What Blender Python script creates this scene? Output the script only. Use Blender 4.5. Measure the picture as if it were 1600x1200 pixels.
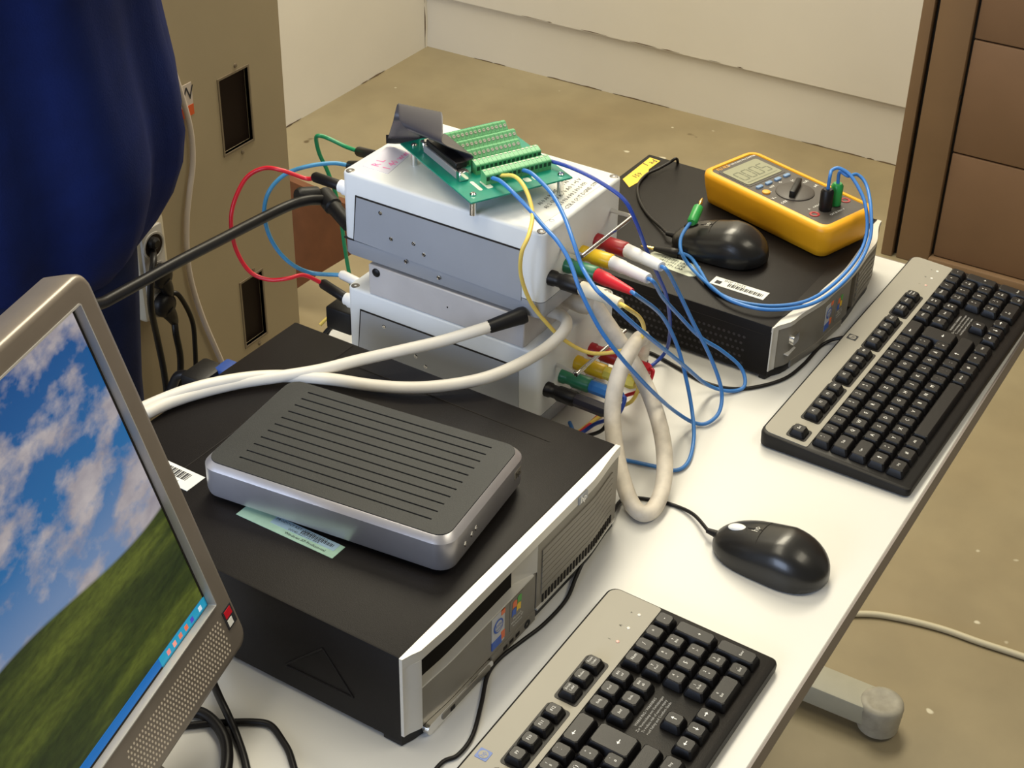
import bpy, bmesh, math, random
from mathutils import Vector, Matrix
random.seed(7)
for o in list(bpy.data.objects): bpy.data.objects.remove(o, do_unlink=True)
S = bpy.context.scene
COL = S.collection
DZ = 0.72                     # height of the desk top above the floor
# ---------------------------------------------------------------- camera
F_PX = 2462.54
YAW, PITCH, ROLL = 0.5332, 0.5947, 0.0206
CAM = Vector((-0.5376, -0.2803, 0.9763 + DZ))
FW = Vector((math.cos(PITCH)*math.cos(YAW), math.cos(PITCH)*math.sin(YAW), -math.sin(PITCH)))
_r = Vector((math.sin(YAW), -math.cos(YAW), 0)); _u = _r.cross(FW)
RT = _r*math.cos(ROLL) + _u*math.sin(ROLL); UP = _u*math.cos(ROLL) - _r*math.sin(ROLL)
cd = bpy.data.cameras.new('camera'); cam = bpy.data.objects.new('camera', cd); COL.objects.link(cam)
cd.sensor_width = 36; cd.lens = 36*F_PX/1600; cd.clip_start = 0.01
cam.matrix_world = Matrix(((RT.x,UP.x,-FW.x,CAM.x),(RT.y,UP.y,-FW.y,CAM.y),(RT.z,UP.z,-FW.z,CAM.z),(0,0,0,1)))
S.camera = cam
# ---------------------------------------------------------------- light
w = bpy.data.worlds.new('world'); S.world = w; w.use_nodes = True
w.node_tree.nodes['Background'].inputs[0].default_value = (1.0, 0.93, 0.80, 1)
w.node_tree.nodes['Background'].inputs[1].default_value = 0.17
def area(name, loc, target, sx, sy, power, col):
    l = bpy.data.lights.new(name, 'AREA'); l.shape = 'RECTANGLE'; l.size = sx; l.size_y = sy; l.energy = power; l.color = col
    o = bpy.data.objects.new(name, l); COL.objects.link(o); o.location = loc
    o.rotation_euler = (Vector(target)-Vector(loc)).to_track_quat('-Z', 'Y').to_euler(); return o
area('window_daylight', (-2.6, 0.9, 1.75), (0.6, 0.5, 0.8), 2.2, 1.4, 92, (0.62, 0.75, 1.0))
area('ceiling_lamp_far', (2.0, 0.95, 2.65), (2.0, 0.95, 0), 1.6, 0.6, 64, (1.0, 0.91, 0.70))
area('ceiling_lamp_near', (0.1, 0.75, 2.65), (0.1, 0.75, 0), 1.6, 0.6, 20, (1.0, 0.91, 0.70))
area('front_fill', (0.9, -1.0, 2.65), (0.9, -1.0, 0), 1.6, 0.6, 20, (1.0, 0.91, 0.70))  # unseen fill light, added to brighten the computer fronts
S.view_settings.view_transform = 'Standard'; S.view_settings.look = 'None'
S.view_settings.gamma = 1; S.view_settings.use_curve_mapping = False
S.view_settings.exposure = 0.0
# ---------------------------------------------------------------- helpers
def ray(u, v): return FW + RT*((u-800)/F_PX) - UP*((v-600)/F_PX)
def PZ(u, v, z):                       # point on the horizontal plane z above the desk
    d = ray(u, v); return CAM + d*((z+DZ-CAM.z)/d.z)
def PY(u, v, y):
    d = ray(u, v); return CAM + d*((y-CAM.y)/d.y)
def PX(u, v, x):
    d = ray(u, v); return CAM + d*((x-CAM.x)/d.x)
MATS = {}
def mat(name, col, rough=0.5, metal=0.0, noise=0.0, nscale=40, bump=0.0, bscale=200, spec=0.5, emit=0.0, trans=0.0, coat=0.0):
    if name in MATS: return MATS[name]
    m = bpy.data.materials.new(name); m.use_nodes = True; nt = m.node_tree; b = nt.nodes['Principled BSDF']
    c = (*col, 1)
    b.inputs['Base Color'].default_value = c; b.inputs['Roughness'].default_value = rough; b.inputs['Metallic'].default_value = metal
    b.inputs['Specular IOR Level'].default_value = spec
    if coat: b.inputs['Coat Weight'].default_value = coat
    if emit: b.inputs['Emission Color'].default_value = c; b.inputs['Emission Strength'].default_value = emit
    if trans: b.inputs['Transmission Weight'].default_value = trans
    tc = nt.nodes.new('ShaderNodeTexCoord')
    if noise:
        n = nt.nodes.new('ShaderNodeTexNoise'); n.inputs['Scale'].default_value = nscale; n.inputs['Detail'].default_value = 5
        nt.links.new(tc.outputs['Object'], n.inputs['Vector'])
        mr = nt.nodes.new('ShaderNodeMapRange'); mr.inputs['From Min'].default_value = .3; mr.inputs['From Max'].default_value = .7
        mr.inputs['To Min'].default_value = 1-noise; mr.inputs['To Max'].default_value = 1+noise
        nt.links.new(n.outputs['Fac'], mr.inputs['Value'])
        mx = nt.nodes.new('ShaderNodeMix'); mx.data_type = 'RGBA'; mx.blend_type = 'MULTIPLY'; mx.inputs[0].default_value = 1
        mx.inputs[6].default_value = c; nt.links.new(mr.outputs[0], mx.inputs[7]); nt.links.new(mx.outputs[2], b.inputs['Base Color'])
    if bump:
        n2 = nt.nodes.new('ShaderNodeTexNoise'); n2.inputs['Scale'].default_value = bscale; n2.inputs['Detail'].default_value = 3
        nt.links.new(tc.outputs['Object'], n2.inputs['Vector'])
        bp = nt.nodes.new('ShaderNodeBump'); bp.inputs['Strength'].default_value = bump; bp.inputs['Distance'].default_value = 0.001
        nt.links.new(n2.outputs['Fac'], bp.inputs['Height']); nt.links.new(bp.outputs[0], b.inputs['Normal'])
    MATS[name] = m; return m
def rrect(x0, x1, y0, y1, r, seg=4):
    if not isinstance(r, (tuple, list)): r = (r,)*4      # corner order: x1y1, x0y1, x0y0, x1y0
    out = []
    for (cx, cy, a0, q) in ((x1-r[0], y1-r[0], 0, r[0]), (x0+r[1], y1-r[1], 90, r[1]), (x0+r[2], y0+r[2], 180, r[2]), (x1-r[3], y0+r[3], 270, r[3])):
        for i in range(seg+1):
            a = math.radians(a0+90*i/seg); out.append((cx+q*math.cos(a), cy+q*math.sin(a)))
    return out
def spline(pts, per=8):
    P = [Vector(p) for p in pts]
    if len(P) < 3: return P
    P = [P[0]*2-P[1]] + P + [P[-1]*2-P[-2]]; out = []
    for i in range(1, len(P)-2):
        a, b, c, d = P[i-1:i+3]
        for k in range(per):
            t = k/per
            out.append(0.5*((2*b) + (c-a)*t + (2*a-5*b+4*c-d)*t*t + (3*b-a-3*c+d)*t**3))
    out.append(P[-2]); return out
TXT = {}
def text_geo(s, size):
    k = (s, size)
    if k not in TXT:
        cu = bpy.data.curves.new('txt', 'FONT'); cu.body = s; cu.size = size; cu.align_x = 'CENTER'; cu.align_y = 'CENTER'; cu.resolution_u = 1
        ob = bpy.data.objects.new('txt', cu); COL.objects.link(ob)
        bpy.context.view_layer.update()
        me = ob.evaluated_get(bpy.context.evaluated_depsgraph_get()).to_mesh()
        TXT[k] = ([v.co.copy() for v in me.vertices], [list(p.vertices) for p in me.polygons])
        bpy.data.objects.remove(ob); bpy.data.curves.remove(cu)
    return TXT[k]
class MB:
    def __init__(s): s.v = []; s.f = []; s.m = []; s.cur = 0; s.M = Matrix()
    def add(s, vs, fs):
        n = len(s.v); s.v += [s.M @ Vector(v) for v in vs]; s.f += [[i+n for i in f] for f in fs]; s.m += [s.cur]*len(fs); return s
    def box(s, x0, x1, y0, y1, z0, z1, bev=0, seg=2):
        bm = bmesh.new(); bmesh.ops.create_cube(bm, size=1)
        for v in bm.verts: v.co = Vector(((x0+x1)/2+v.co.x*(x1-x0), (y0+y1)/2+v.co.y*(y1-y0), (z0+z1)/2+v.co.z*(z1-z0)))
        if bev: bmesh.ops.bevel(bm, geom=bm.edges[:], offset=bev, segments=seg, profile=0.5, affect='EDGES')
        bm.verts.index_update(); s.add([v.co.copy() for v in bm.verts], [[v.index for v in f.verts] for f in bm.faces]); bm.free(); return s
    def loft(s, rings, cap0=True, cap1=True, closed=True):
        n = len(rings[0]); vs = [p for r in rings for p in r]; fs = []
        for i in range(len(rings)-1):
            for j in range(n if closed else n-1):
                k = (j+1) % n; fs.append([i*n+j, i*n+k, (i+1)*n+k, (i+1)*n+j])
        if cap0: fs.append(list(range(n))[::-1])
        if cap1: fs.append([(len(rings)-1)*n+j for j in range(n)])
        return s.add(vs, fs)
    def prism(s, poly, z0, z1, bev=0):     # polygon in xy, extruded in z, optional inset bevel at top
        if not bev: return s.loft([[(x, y, z0) for x, y in poly], [(x, y, z1) for x, y in poly]])
        cx = sum(p[0] for p in poly)/len(poly); cy = sum(p[1] for p in poly)/len(poly)
        wx = max(p[0] for p in poly)-cx; wy = max(p[1] for p in poly)-cy
        def ins(d): return [(cx+(x-cx)*(1-d/wx), cy+(y-cy)*(1-d/wy)) for x, y in poly]
        R = [[(x, y, z0) for x, y in poly], [(x, y, z1-bev) for x, y in poly], [(x, y, z1-bev*.3) for x, y in ins(bev*.3)], [(x, y, z1) for x, y in ins(bev)]]
        return s.loft(R)
    def rev(s, p, d, prof, n=14):          # solid of revolution: prof = [(dist, radius)...] from p along d
        p = Vector(p); d = Vector(d).normalized(); a = d.orthogonal().normalized(); b = d.cross(a)
        return s.loft([[p+d*t+(a*math.cos(2*math.pi*i/n)+b*math.sin(2*math.pi*i/n))*max(r, 1e-5) for i in range(n)] for t, r in prof])
    def cyl(s, p, q, r, n=14):
        d = Vector(q)-Vector(p); L = d.length; return s.rev(p, d, [(0, r), (L, r)], n)
    def tube(s, pts, r, n=8, per=8, smooth=True):
        n = max(n, 10)
        P = spline(pts, per) if smooth else [Vector(p) for p in pts]
        T = [(P[min(i+1, len(P)-1)]-P[max(i-1, 0)]).normalized() for i in range(len(P))]
        a = T[0].orthogonal().normalized(); rings = []
        for i, p in enumerate(P):
            a = (a - T[i]*a.dot(T[i])).normalized(); b = T[i].cross(a); rr = r(i/(len(P)-1)) if callable(r) else r
            rings.append([p+(a*math.cos(2*math.pi*k/n)+b*math.sin(2*math.pi*k/n))*rr for k in range(n)])
        return s.loft(rings)
    def sheet(s, rows, th):                # rows: grid of points, thickened along normals
        nr, nc = len(rows), len(rows[0]); P = [[Vector(p) for p in r] for r in rows]
        def nrm(i, j):
            a = P[min(i+1, nr-1)][j]-P[max(i-1, 0)][j]; b = P[i][min(j+1, nc-1)]-P[i][max(j-1, 0)]; return a.cross(b).normalized()
        vs = [P[i][j]+nrm(i, j)*th/2 for i in range(nr) for j in range(nc)] + [P[i][j]-nrm(i, j)*th/2 for i in range(nr) for j in range(nc)]
        fs = []; N = nr*nc
        for i in range(nr-1):
            for j in range(nc-1):
                q = [i*nc+j, i*nc+j+1, (i+1)*nc+j+1, (i+1)*nc+j]; fs.append(q[::-1]); fs.append([k+N for k in q])
        for i in range(nr-1):
            fs.append([i*nc, (i+1)*nc, (i+1)*nc+N, i*nc+N]); fs.append([i*nc+nc-1, i*nc+nc-1+N, (i+1)*nc+nc-1+N, (i+1)*nc+nc-1])
        for j in range(nc-1):
            fs.append([j, j+N, j+1+N, j+1]); e = (nr-1)*nc; fs.append([e+j, e+j+1, e+j+1+N, e+j+N])
        return s.add(vs, fs)
    def text(s, txt, size, M):
        v, f = text_geo(txt, size); old = s.M; s.M = old @ M; s.add(v, f); s.M = old; return s
    def mesh(s, name, sharp=38):
        bm = bmesh.new(); V = [bm.verts.new(v) for v in s.v]
        for f, mi in zip(s.f, s.m):
            try: F = bm.faces.new([V[i] for i in f]); F.smooth = True; F.material_index = mi
            except ValueError: pass
        bm.normal_update()
        if any(len(f.verts) > 2 for f in bm.faces): bmesh.ops.recalc_face_normals(bm, faces=bm.faces[:])
        for e in bm.edges:
            if len(e.link_faces) == 2 and e.calc_face_angle(0) > math.radians(sharp): e.smooth = False
        me = bpy.data.meshes.new(name); bm.to_mesh(me); bm.free(); return me
    def build(s, name, m, parent=None, world=False, sharp=38):
        if world and parent is not None: s.v = [pmat(parent).inverted() @ v for v in s.v]
        me = s.mesh(name, sharp)
        for x in (m if isinstance(m, (list, tuple)) else [m]): me.materials.append(x)
        o = bpy.data.objects.new(name, me); COL.objects.link(o); o.parent = parent; return o
def pmat(o):
    M = Matrix.Translation(o.location) @ o.rotation_euler.to_matrix().to_4x4()
    return pmat(o.parent) @ M if o.parent else M
def thing(name, label, cat, loc=(0, 0, 0), rz=0, group=None):
    o = bpy.data.objects.new(name, None); COL.objects.link(o); o.empty_display_size = .02
    o.location = loc; o.rotation_euler = (0, 0, rz); tag(o, label, cat, group); return o
def tag(o, label=None, cat=None, group=None, kind=None):
    if label: o['label'] = label
    if cat: o['category'] = cat
    if group: o['group'] = group
    if kind: o['kind'] = kind
    return o
def MT(x, y, z, rx=0, ry=0, rz=0):
    return Matrix.Translation((x, y, z)) @ Matrix.Rotation(rz, 4, 'Z') @ Matrix.Rotation(ry, 4, 'Y') @ Matrix.Rotation(rx, 4, 'X')
R = math.radians
# ---------------------------------------------------------------- materials
m_black = mat('black_plastic', (.008, .0072, .007), .45, spec=.28, noise=.1, bump=.15, bscale=900)
m_case = mat('black_case', (.0085, .0070, .0068), .45, spec=.16, noise=.12, nscale=20, bump=.2, bscale=1500)
m_key = mat('key_black', (.0065, .006, .0065), .40, spec=.32, bump=.1, bscale=1500)
m_silver = mat('silver_plastic', (.62, .60, .55), .34, metal=.25, noise=.03)
m_bezel = mat('bezel_grey', (.24, .222, .188), .45, metal=.25, spec=.35, noise=.04)
m_dkbezel = mat('bezel_dark', (.008, .0065, .005), .65, spec=.08)
m_strip = mat('keyboard_silver', (.30, .285, .245), .52, metal=.15, spec=.25, noise=.03, nscale=8)
m_white = mat('white_print', (.85, .85, .83), .6)
m_paper = mat('paper_label', (.74, .75, .72), .6, noise=.04)
m_chrome = mat('chrome', (.8, .79, .76), .12, metal=1)
m_gold = mat('gold_plate', (.85, .58, .18), .25, metal=1)
m_enc = mat('white_enclosure', (.70, .72, .72), .45, noise=.03, nscale=15)
m_plate = mat('grey_plate', (.40, .42, .46), .42, metal=.3, noise=.04, nscale=12)
m_alu = mat('brushed_aluminium', (.56, .53, .51), .5, metal=.15, noise=.06, nscale=25)
m_wcable = mat('white_cable', (.72, .68, .60), .45, noise=.05, nscale=30)
m_bcable = mat('black_cable', (.0075, .0065, .0065), .42, spec=.3)
m_blue = mat('blue_wire', (.045, .20, .56), .35)
m_dblue = mat('dark_blue_wire', (.018, .055, .33), .35)
m_yel = mat('yellow_wire', (.85, .62, .13), .4)
m_red = mat('red_plastic', (.62, .015, .03), .35)
m_dred = mat('dark_red_plastic', (.32, .01, .015), .35)
m_green = mat('green_plastic', (.02, .17, .08), .35)
m_yelp = mat('yellow_plastic', (.72, .46, .01), .35)
m_ink = mat('black_ink', (.02, .02, .025), .7)
# ================================================================ the room
def floor_mat():
    m = bpy.data.materials.new('concrete_floor'); m.use_nodes = True; nt = m.node_tree; b = nt.nodes['Principled BSDF']; L = nt.links.new
    tc = nt.nodes.new('ShaderNodeTexCoord')
    def noise(sc, det=6):
        n = nt.nodes.new('ShaderNodeTexNoise'); n.inputs['Scale'].default_value = sc; n.inputs['Detail'].default_value = det; L(tc.outputs['Object'], n.inputs['Vector']); return n
    def ramp(src, stops):
        r = nt.nodes.new('ShaderNodeValToRGB'); e = r.color_ramp.elements
        e[0].position, e[0].color = stops[0][0], (*stops[0][1], 1); e[1].position, e[1].color = stops[-1][0], (*stops[-1][1], 1)
        for p, c in stops[1:-1]: x = e.new(p); x.color = (*c, 1)
        L(src, r.inputs[0]); return r
    a = ramp(noise(1.6).outputs['Fac'], [(.3, (.25, .198, .112)), (.55, (.295, .245, .148)), (.75, (.335, .285, .182))])
    c = ramp(noise(9).outputs['Fac'], [(.35, (.92, .92, .92)), (.65, (1.05, 1.05, 1.05))])
    mx = nt.nodes.new('ShaderNodeMix'); mx.data_type = 'RGBA'; mx.blend_type = 'MULTIPLY'; mx.inputs[0].default_value = 1
    L(a.outputs[0], mx.inputs[6]); L(c.outputs[0], mx.inputs[7])
    sp = ramp(noise(22, 1).outputs['Fac'], [(.76, (0, 0, 0)), (.79, (1, 1, 1))])
    mx2 = nt.nodes.new('ShaderNodeMix'); mx2.data_type = 'RGBA'; L(sp.outputs[0], mx2.inputs[0]); L(mx.outputs[2], mx2.inputs[6]); mx2.inputs[7].default_value = (.62, .58, .45, 1)
    sd = ramp(noise(13, 2).outputs['Fac'], [(.22, (1, 1, 1)), (.26, (0, 0, 0))])
    mx3 = nt.nodes.new('ShaderNodeMix'); mx3.data_type = 'RGBA'; L(sd.outputs[0], mx3.inputs[0]); L(mx2.outputs[2], mx3.inputs[6]); mx3.inputs[7].default_value = (.12, .085, .04, 1)
    L(mx3.outputs[2], b.inputs['Base Color']); b.inputs['Roughness'].default_value = .55
    bp = nt.nodes.new('ShaderNodeBump'); bp.inputs['Strength'].default_value = .08; bp.inputs['Distance'].default_value = .003; L(noise(60).outputs['Fac'], bp.inputs['Height']); L(bp.outputs[0], b.inputs['Normal'])
    return m
m_wall = mat('plaster_wall', (.66, .63, .565), .8, noise=.03, nscale=3, bump=.06, bscale=40)
m_dirt = mat('joint_dirt', (.10, .065, .035), .9, noise=.4, nscale=50)
WX, WY = 2.94, 2.07
tag(MB().box(-3.2, WX+.1, -3.0, WY+.1, -.05, 0).build('floor', floor_mat()), 'olive brown concrete floor with scuffs and paint specks', None, None, 'structure')
tag(MB().box(WX-.012, WX+.1, -3.0, WY, .158, 2.7).build('wall_back', m_wall), 'off-white plaster wall behind the desk', None, None, 'structure')
tag(MB().box(-3.2, WX+.1, WY, WY+.1, 0, 2.7).build('wall_left', m_wall), 'cream plaster wall left of the room corner', None, None, 'structure')
tag(MB().box(WX, WX+.1, -3.0, WY, 0, .156).build('baseboard_back', m_wall), 'recessed off-white plinth under the far wall', None, None, 'structure')
def crack(name, p, q, nrm, n, lo, hi, label, drop=.35):
    b = MB(); p, q, nrm = Vector(p), Vector(q), Vector(nrm); side = (q-p).cross(nrm).normalized()
    s = 0.0
    while s < 1:
        l = random.choice((.25, .5, .8, 1.2, 2.2))/n*2; 
        if random.random() > drop:
            k = max(2, int(l*n*2)); top, bot = [], []
            for i in range(k+1):
                c = p.lerp(q, min(1, s+l*i/k)); e = math.sin(math.pi*i/k)**.5; w_ = random.uniform(lo, hi)*e
                top.append(c+side*w_*random.uniform(.3, 1)); bot.append(c-side*w_*random.uniform(.1, .6))
            P = top+bot[::-1]; m = len(P)
            b.add([v+nrm*.0006 for v in P]+[v-nrm*.001 for v in P], [list(range(m)), [m+i for i in range(m)][::-1]]+[[i, m+i, m+(i+1) % m, (i+1) % m] for i in range(m)])
        s += l*random.uniform(1.0, 1.4)
    return tag(b.build(name, m_dirt), label, None, None, 'structure')
crack('trim_1', (WX-.012, -.2, .160), (WX-.012, WY, .160), (-1, 0, 0), 70, .0004, .0022, 'broken dark crack along the top of the plinth', .62)
crack('trim_2', (WX-.001, -.2, .001), (WX-.001, WY, .001), (-.7, 0, .7), 60, .0006, .0035, 'crumbling dark joint between far wall and floor', .6)
crack('trim_3', (1.4, WY-.001, .002), (WX, WY-.001, .002), (0, -.7, .7), 50, .001, .0055, 'dark brown crack between left wall and floor', .3)
crack('trim_4', (WX-.013, WY-.001, 0), (WX-.013, WY-.001, .7), (-.7, -.7, 0), 14, .001, .005, 'dark crack in the room corner', .5)
# ---------------------------------------------------------------- brown cupboard on the right
m_brown = mat('brown_lacquer', (.20, .125, .070), .5, noise=.06, nscale=8)
m_brown2 = mat('brown_panel', (.175, .103, .060), .55, noise=.06, nscale=8)
m_gap = mat('dark_gap', (.012, .009, .007), .9)
FX = 2.50
yL = PX(1409, 200, FX).y; yg0 = PX(1427, 200, FX).y; yg1 = PX(1434, 200, FX).y; yf = PX(1489, 200, FX).y
zs1 = PX(1521, 64, FX).z; zs2 = PX(1474, 238, FX).z; zb = max(PX(1434, 397, FX).z, .02)
t = thing('cupboard', 'tall brown cupboard with seamed door panels standing against the far wall', 'cupboard', (FX, -.3, 0))
def rel(b): b.M = Matrix.Translation((-FX, .3, 0)); return b
rel(MB()).box(FX+.03, WX-.015, -1.4, yL, 0, 2.1).build('carcass', m_brown, t)
rel(MB()).box(FX, FX+.03, yg0, yL, 0, 2.1, .002).build('side_strip', m_brown, t)
rel(MB()).box(FX+.022, FX+.031, yg1, yg0, 0, 2.1).build('gap', m_gap, t)
rel(MB()).box(FX+.002, FX+.03, yf, yg1, 0, 2.1, .003).build('door_frame', m_brown, t)
rel(MB()).box(FX+.020, FX+.031, yf-.006, yf, zb, 2.1).build('door_gap', m_gap, t)
dzp = zs1-zs2; zz = [zs2+dzp*k for k in range(-3, 8)]; zz = [zb]+[z for z in zz if zb+.06 < z < 2.05]+[2.1]
for a, c in zip(zz[:-1], zz[1:]): rel(MB()).box(FX+.010, FX+.029, -1.4, yf-.006, a+.0015, c-.0015, .003).build('door_panel', m_brown2, t)
rel(MB()).box(FX-.004, FX+.03, -1.4, yf, 0, zb, .003).build('base_rail', m_brown, t)
for u, v in ((1497, 152), (1458, 320)):
    p = PX(u, v, FX+.01); rel(MB()).rev(p, (-1, 0, 0), [(-.004, .007), (.002, .007), (.004, .004)], 10).build('screw', m_gap, t)
# ---------------------------------------------------------------- beige metal cabinet behind the desk
m_beige = mat('beige_metal', (.37, .305, .195), .55, noise=.04, nscale=6)
m_vent = mat('vent_dark', (.012, .006, .004), .6, spec=.2)
m_frame = mat('vent_frame', (.19, .15, .10), .5)
CY = 1.05
cx1 = PY(450, 240, CY).x; cx0 = .70
t = thing('metal_cabinet', 'tall beige metal cabinet with two dark vent openings behind the computers', 'cabinet', ((cx0+cx1)/2, CY, 0))
T0 = Matrix.Translation((-(cx0+cx1)/2, -CY, 0))
def rel2(b=None): b = b or MB(); b.M = T0; return b
rel2().box(cx0, cx1, CY+.02, CY+.5, 0, 1.9).build('body', m_beige, t)
vents = []
for (u0, v0), (u1, v1) in (((341, 127), (395, 217)), ((376, 444), (416, 519))):
    a = PY(u0, v0, CY); c = PY(u1, v1, CY); vents.append((a.x, c.x, c.z, a.z))
fp = rel2(); (ax0, ax1, az0, az1), (bx0, bx1, bz0, bz1) = vents
for x0, x1, z0, z1 in ((cx0, cx1, 0, bz0), (cx0, bx0, bz0, bz1), (bx1, cx1, bz0, bz1), (cx0, cx1, bz1, az0), (cx0, ax0, az0, az1), (ax1, cx1, az0, az1), (cx0, cx1, az1, 1.9)):
    fp.box(x0, x1, CY, CY+.02, z0, z1)
fp.build('front_panel', m_beige, t)
for x0, x1, z0, z1 in vents:
    v = rel2().box(x0-.001, x1+.001, CY+.006, CY+.02, z0-.001, z1+.001).build('vent', m_vent, t)
    e = .003; b = rel2()
    for q in ((x0-e, x0, z0-e, z1+e), (x1, x1+e, z0-e, z1+e), (x0, x1, z0-e, z0), (x0, x1, z1, z1+e)): b.box(q[0], q[1], CY-.0012, CY+.005, q[2], q[3])
    b.build('vent_frame', m_frame, v)
    for zc in (z0-.010, z1+.010): rel2().rev(((x0+x1)/2+.006, CY, zc), (0, -1, 0), [(-.001, .003), (.0015, .003), (.002, .001)], 8).build('screw', m_frame, v)
# sticker on the cabinet
a = PY(283, 140, CY-.0005); c = PY(303, 177, CY-.0005)
st = rel2().box(c.x-.034, c.x, CY-.0012, CY-.0002, c.z, a.z+.004).build('sticker', mat('sticker_white', (.55, .48, .42), .6), t); st['label'] = 'white and orange sticker with the letter W'
rel2().box(c.x-.034, c.x, CY-.0016, CY-.0011, c.z, c.z+(a.z-c.z)*.36).build('orange_band', mat('sticker_orange', (.62, .10, .02), .5), st)
b = rel2(); b.text('W', .026, MT(c.x-.011, CY-.0016, c.z+(a.z-c.z)*.75, rx=R(90))); b.build('lettering', m_ink, st)
# ---------------------------------------------------------------- power strip on the cabinet with plugs
m_ps = mat('power_strip_ivory', (.52, .47, .36), .5); m_psf = mat('power_strip_face', (.42, .40, .37), .5)
pc = PY(249, 429, CY-.038); pit = (PY(249, 381, CY-.038).z-PY(249, 478, CY-.038).z)/2; px_ = pc.x
ztop = PY(262, 322, CY-.03).z; zbot = PY(240, 500, CY-.03).z
t = thing('power_strip', 'ivory power strip hung upright on the beige metal cabinet', 'power strip', (px_, CY, zbot)); TP = Matrix.Translation((-px_, -CY, -zbot))
b = MB(); b.M = TP @ Matrix(((1, 0, 0, 0), (0, 0, -1, CY), (0, 1, 0, 0), (0, 0, 0, 1)))
b.prism(rrect(px_-.027, px_+.027, zbot, ztop, .008), .0005, .032, .006).build('housing', m_ps, t)
b = MB(); b.M = TP; hz = [pc.z+pit, pc.z, pc.z-pit]
b.M = TP @ Matrix(((1, 0, 0, 0), (0, 0, -1, CY), (0, 1, 0, 0), (0, 0, 0, 1)))
b.prism(rrect(px_-.021, px_+.017, zbot+.006, ztop-.012, .004), .031, .036, .001).build('socket_face', m_psf, t)
for z in hz:
    b = MB(); b.M = TP
    b.rev((px_-.002, CY-.0355, z), (0, -1, 0), [(0, .019), (.002, .019), (.002, .0165), (.0003, .0155), (.0003, .001)], 20).build('socket_ring', m_psf, t)
    b = MB(); b.M = TP
    b.rev((px_-.002, CY-.0358, z), (0, -1, 0), [(0, .0155), (.0008, .0155)], 20).build('socket_recess', m_vent, t)
def PYs(lst): return [PY(u, v, y) for u, v, y in lst]
yc = CY-.05
def plug(loc, drop, label, path, r=.0045):
    t = thing('power_plug', label, 'plug', loc)
    b = MB(); b.rev((0, .0035, 0), (0, -1, 0), [(0, .0165), (.008, .0170), (.013, .0150), (.016, .010), (.0165, .004)], 18).build('plug_body', m_bcable, t)
    b = MB(); b.tube([(0, -.004, -.006), (.004*drop, -.006, -.020), (.008*drop, -.004, -.034)], lambda s: .0115-.006*s, 10, 5).build('strain_relief', m_bcable, t)
    b = MB(); b.tube([Vector(loc)+Vector((.008*drop, -.004, -.030))]+PYs(path), r, 8, 8).build('cord', m_bcable, t, world=True)
plug((px_-.002, CY-.0400, hz[1]), 1.3, 'black power plug in the middle socket of the ivory strip', [(280, 462, yc), (300, 500, yc), (305, 545, yc), (307, 610, yc), (310, 680, yc)], .0034)
plug((px_-.002, CY-.0400, hz[2]), 1.6, 'black power plug in the bottom socket of the ivory strip', [(275, 522, yc), (282, 560, yc), (281, 610, yc), (280, 690, yc)], .0047)
t = thing('mains_lead', 'black mains lead from the top socket, hanging in front of the ivory power strip', 'cable', PY(238, 388, yc+.02))
MB().tube(PYs([(238, 388, yc+.02), (240, 408, yc-.005), (236, 440, yc-.012), (236, 480, yc-.012), (246, 530, yc), (256, 580, yc), (264, 640, yc), (270, 700, yc)]), .0045, 8, 8).build('wire', m_bcable, t, world=True)
MB().rev(PY(236, 378, CY-.036), (0, -1, 0), [(0, .008), (.008, .008), (.011, .005)], 14).build('plug_body', m_bcable, t, world=True)
yw = CY-.008
b = MB(); b.tube(PYs([(238, -40, yw), (256, 60, yw), (284, 150, yw), (298, 205, yw), (301, 255, yw), (296, 300, yw), (292, 340, yw), (292, 390, yw), (299, 440, yw), (318, 500, yw), (350, 575, yw), (372, 640, yw)]), .0040, 8, 8)
tag(b.build('wall_cable', mat('dull_white_cable', (.55, .48, .42), .5)), 'off-white cable running down the beige cabinet beside the power strip', 'cable')
# ---------------------------------------------------------------- brown cardboard sheet leaning behind the cabinet
bx_ = 1.612
poly = [(425, 270), (465, 288), (520, 312), (580, 332), (575, 380), (548, 398), (505, 424), (470, 447), (425, 478)]
pts = [PX(u, v, bx_+.07*(1-(v-270)/210)) for u, v in poly]
zlow = min(p.z for p in pts); 
for p in pts: p.z -= zlow*0 
b = MB(); n = len(pts); off = Vector((.012, 0, .004))
b.add([p for p in pts]+[p+off for p in pts], [list(range(n)), [n+i for i in range(n)][::-1]]+[[i, n+i, n+(i+1) % n, (i+1) % n] for i in range(n)])
base = Vector((bx_+.10, pts[0].y+.02, 0))
o = b.build('cardboard_piece', mat('brown_cardboard', (.155, .060, .025), .8, noise=.12, nscale=30)); tag(o, 'reddish brown cardboard sheet leaning on the floor behind the beige cabinet', 'cardboard')
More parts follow.
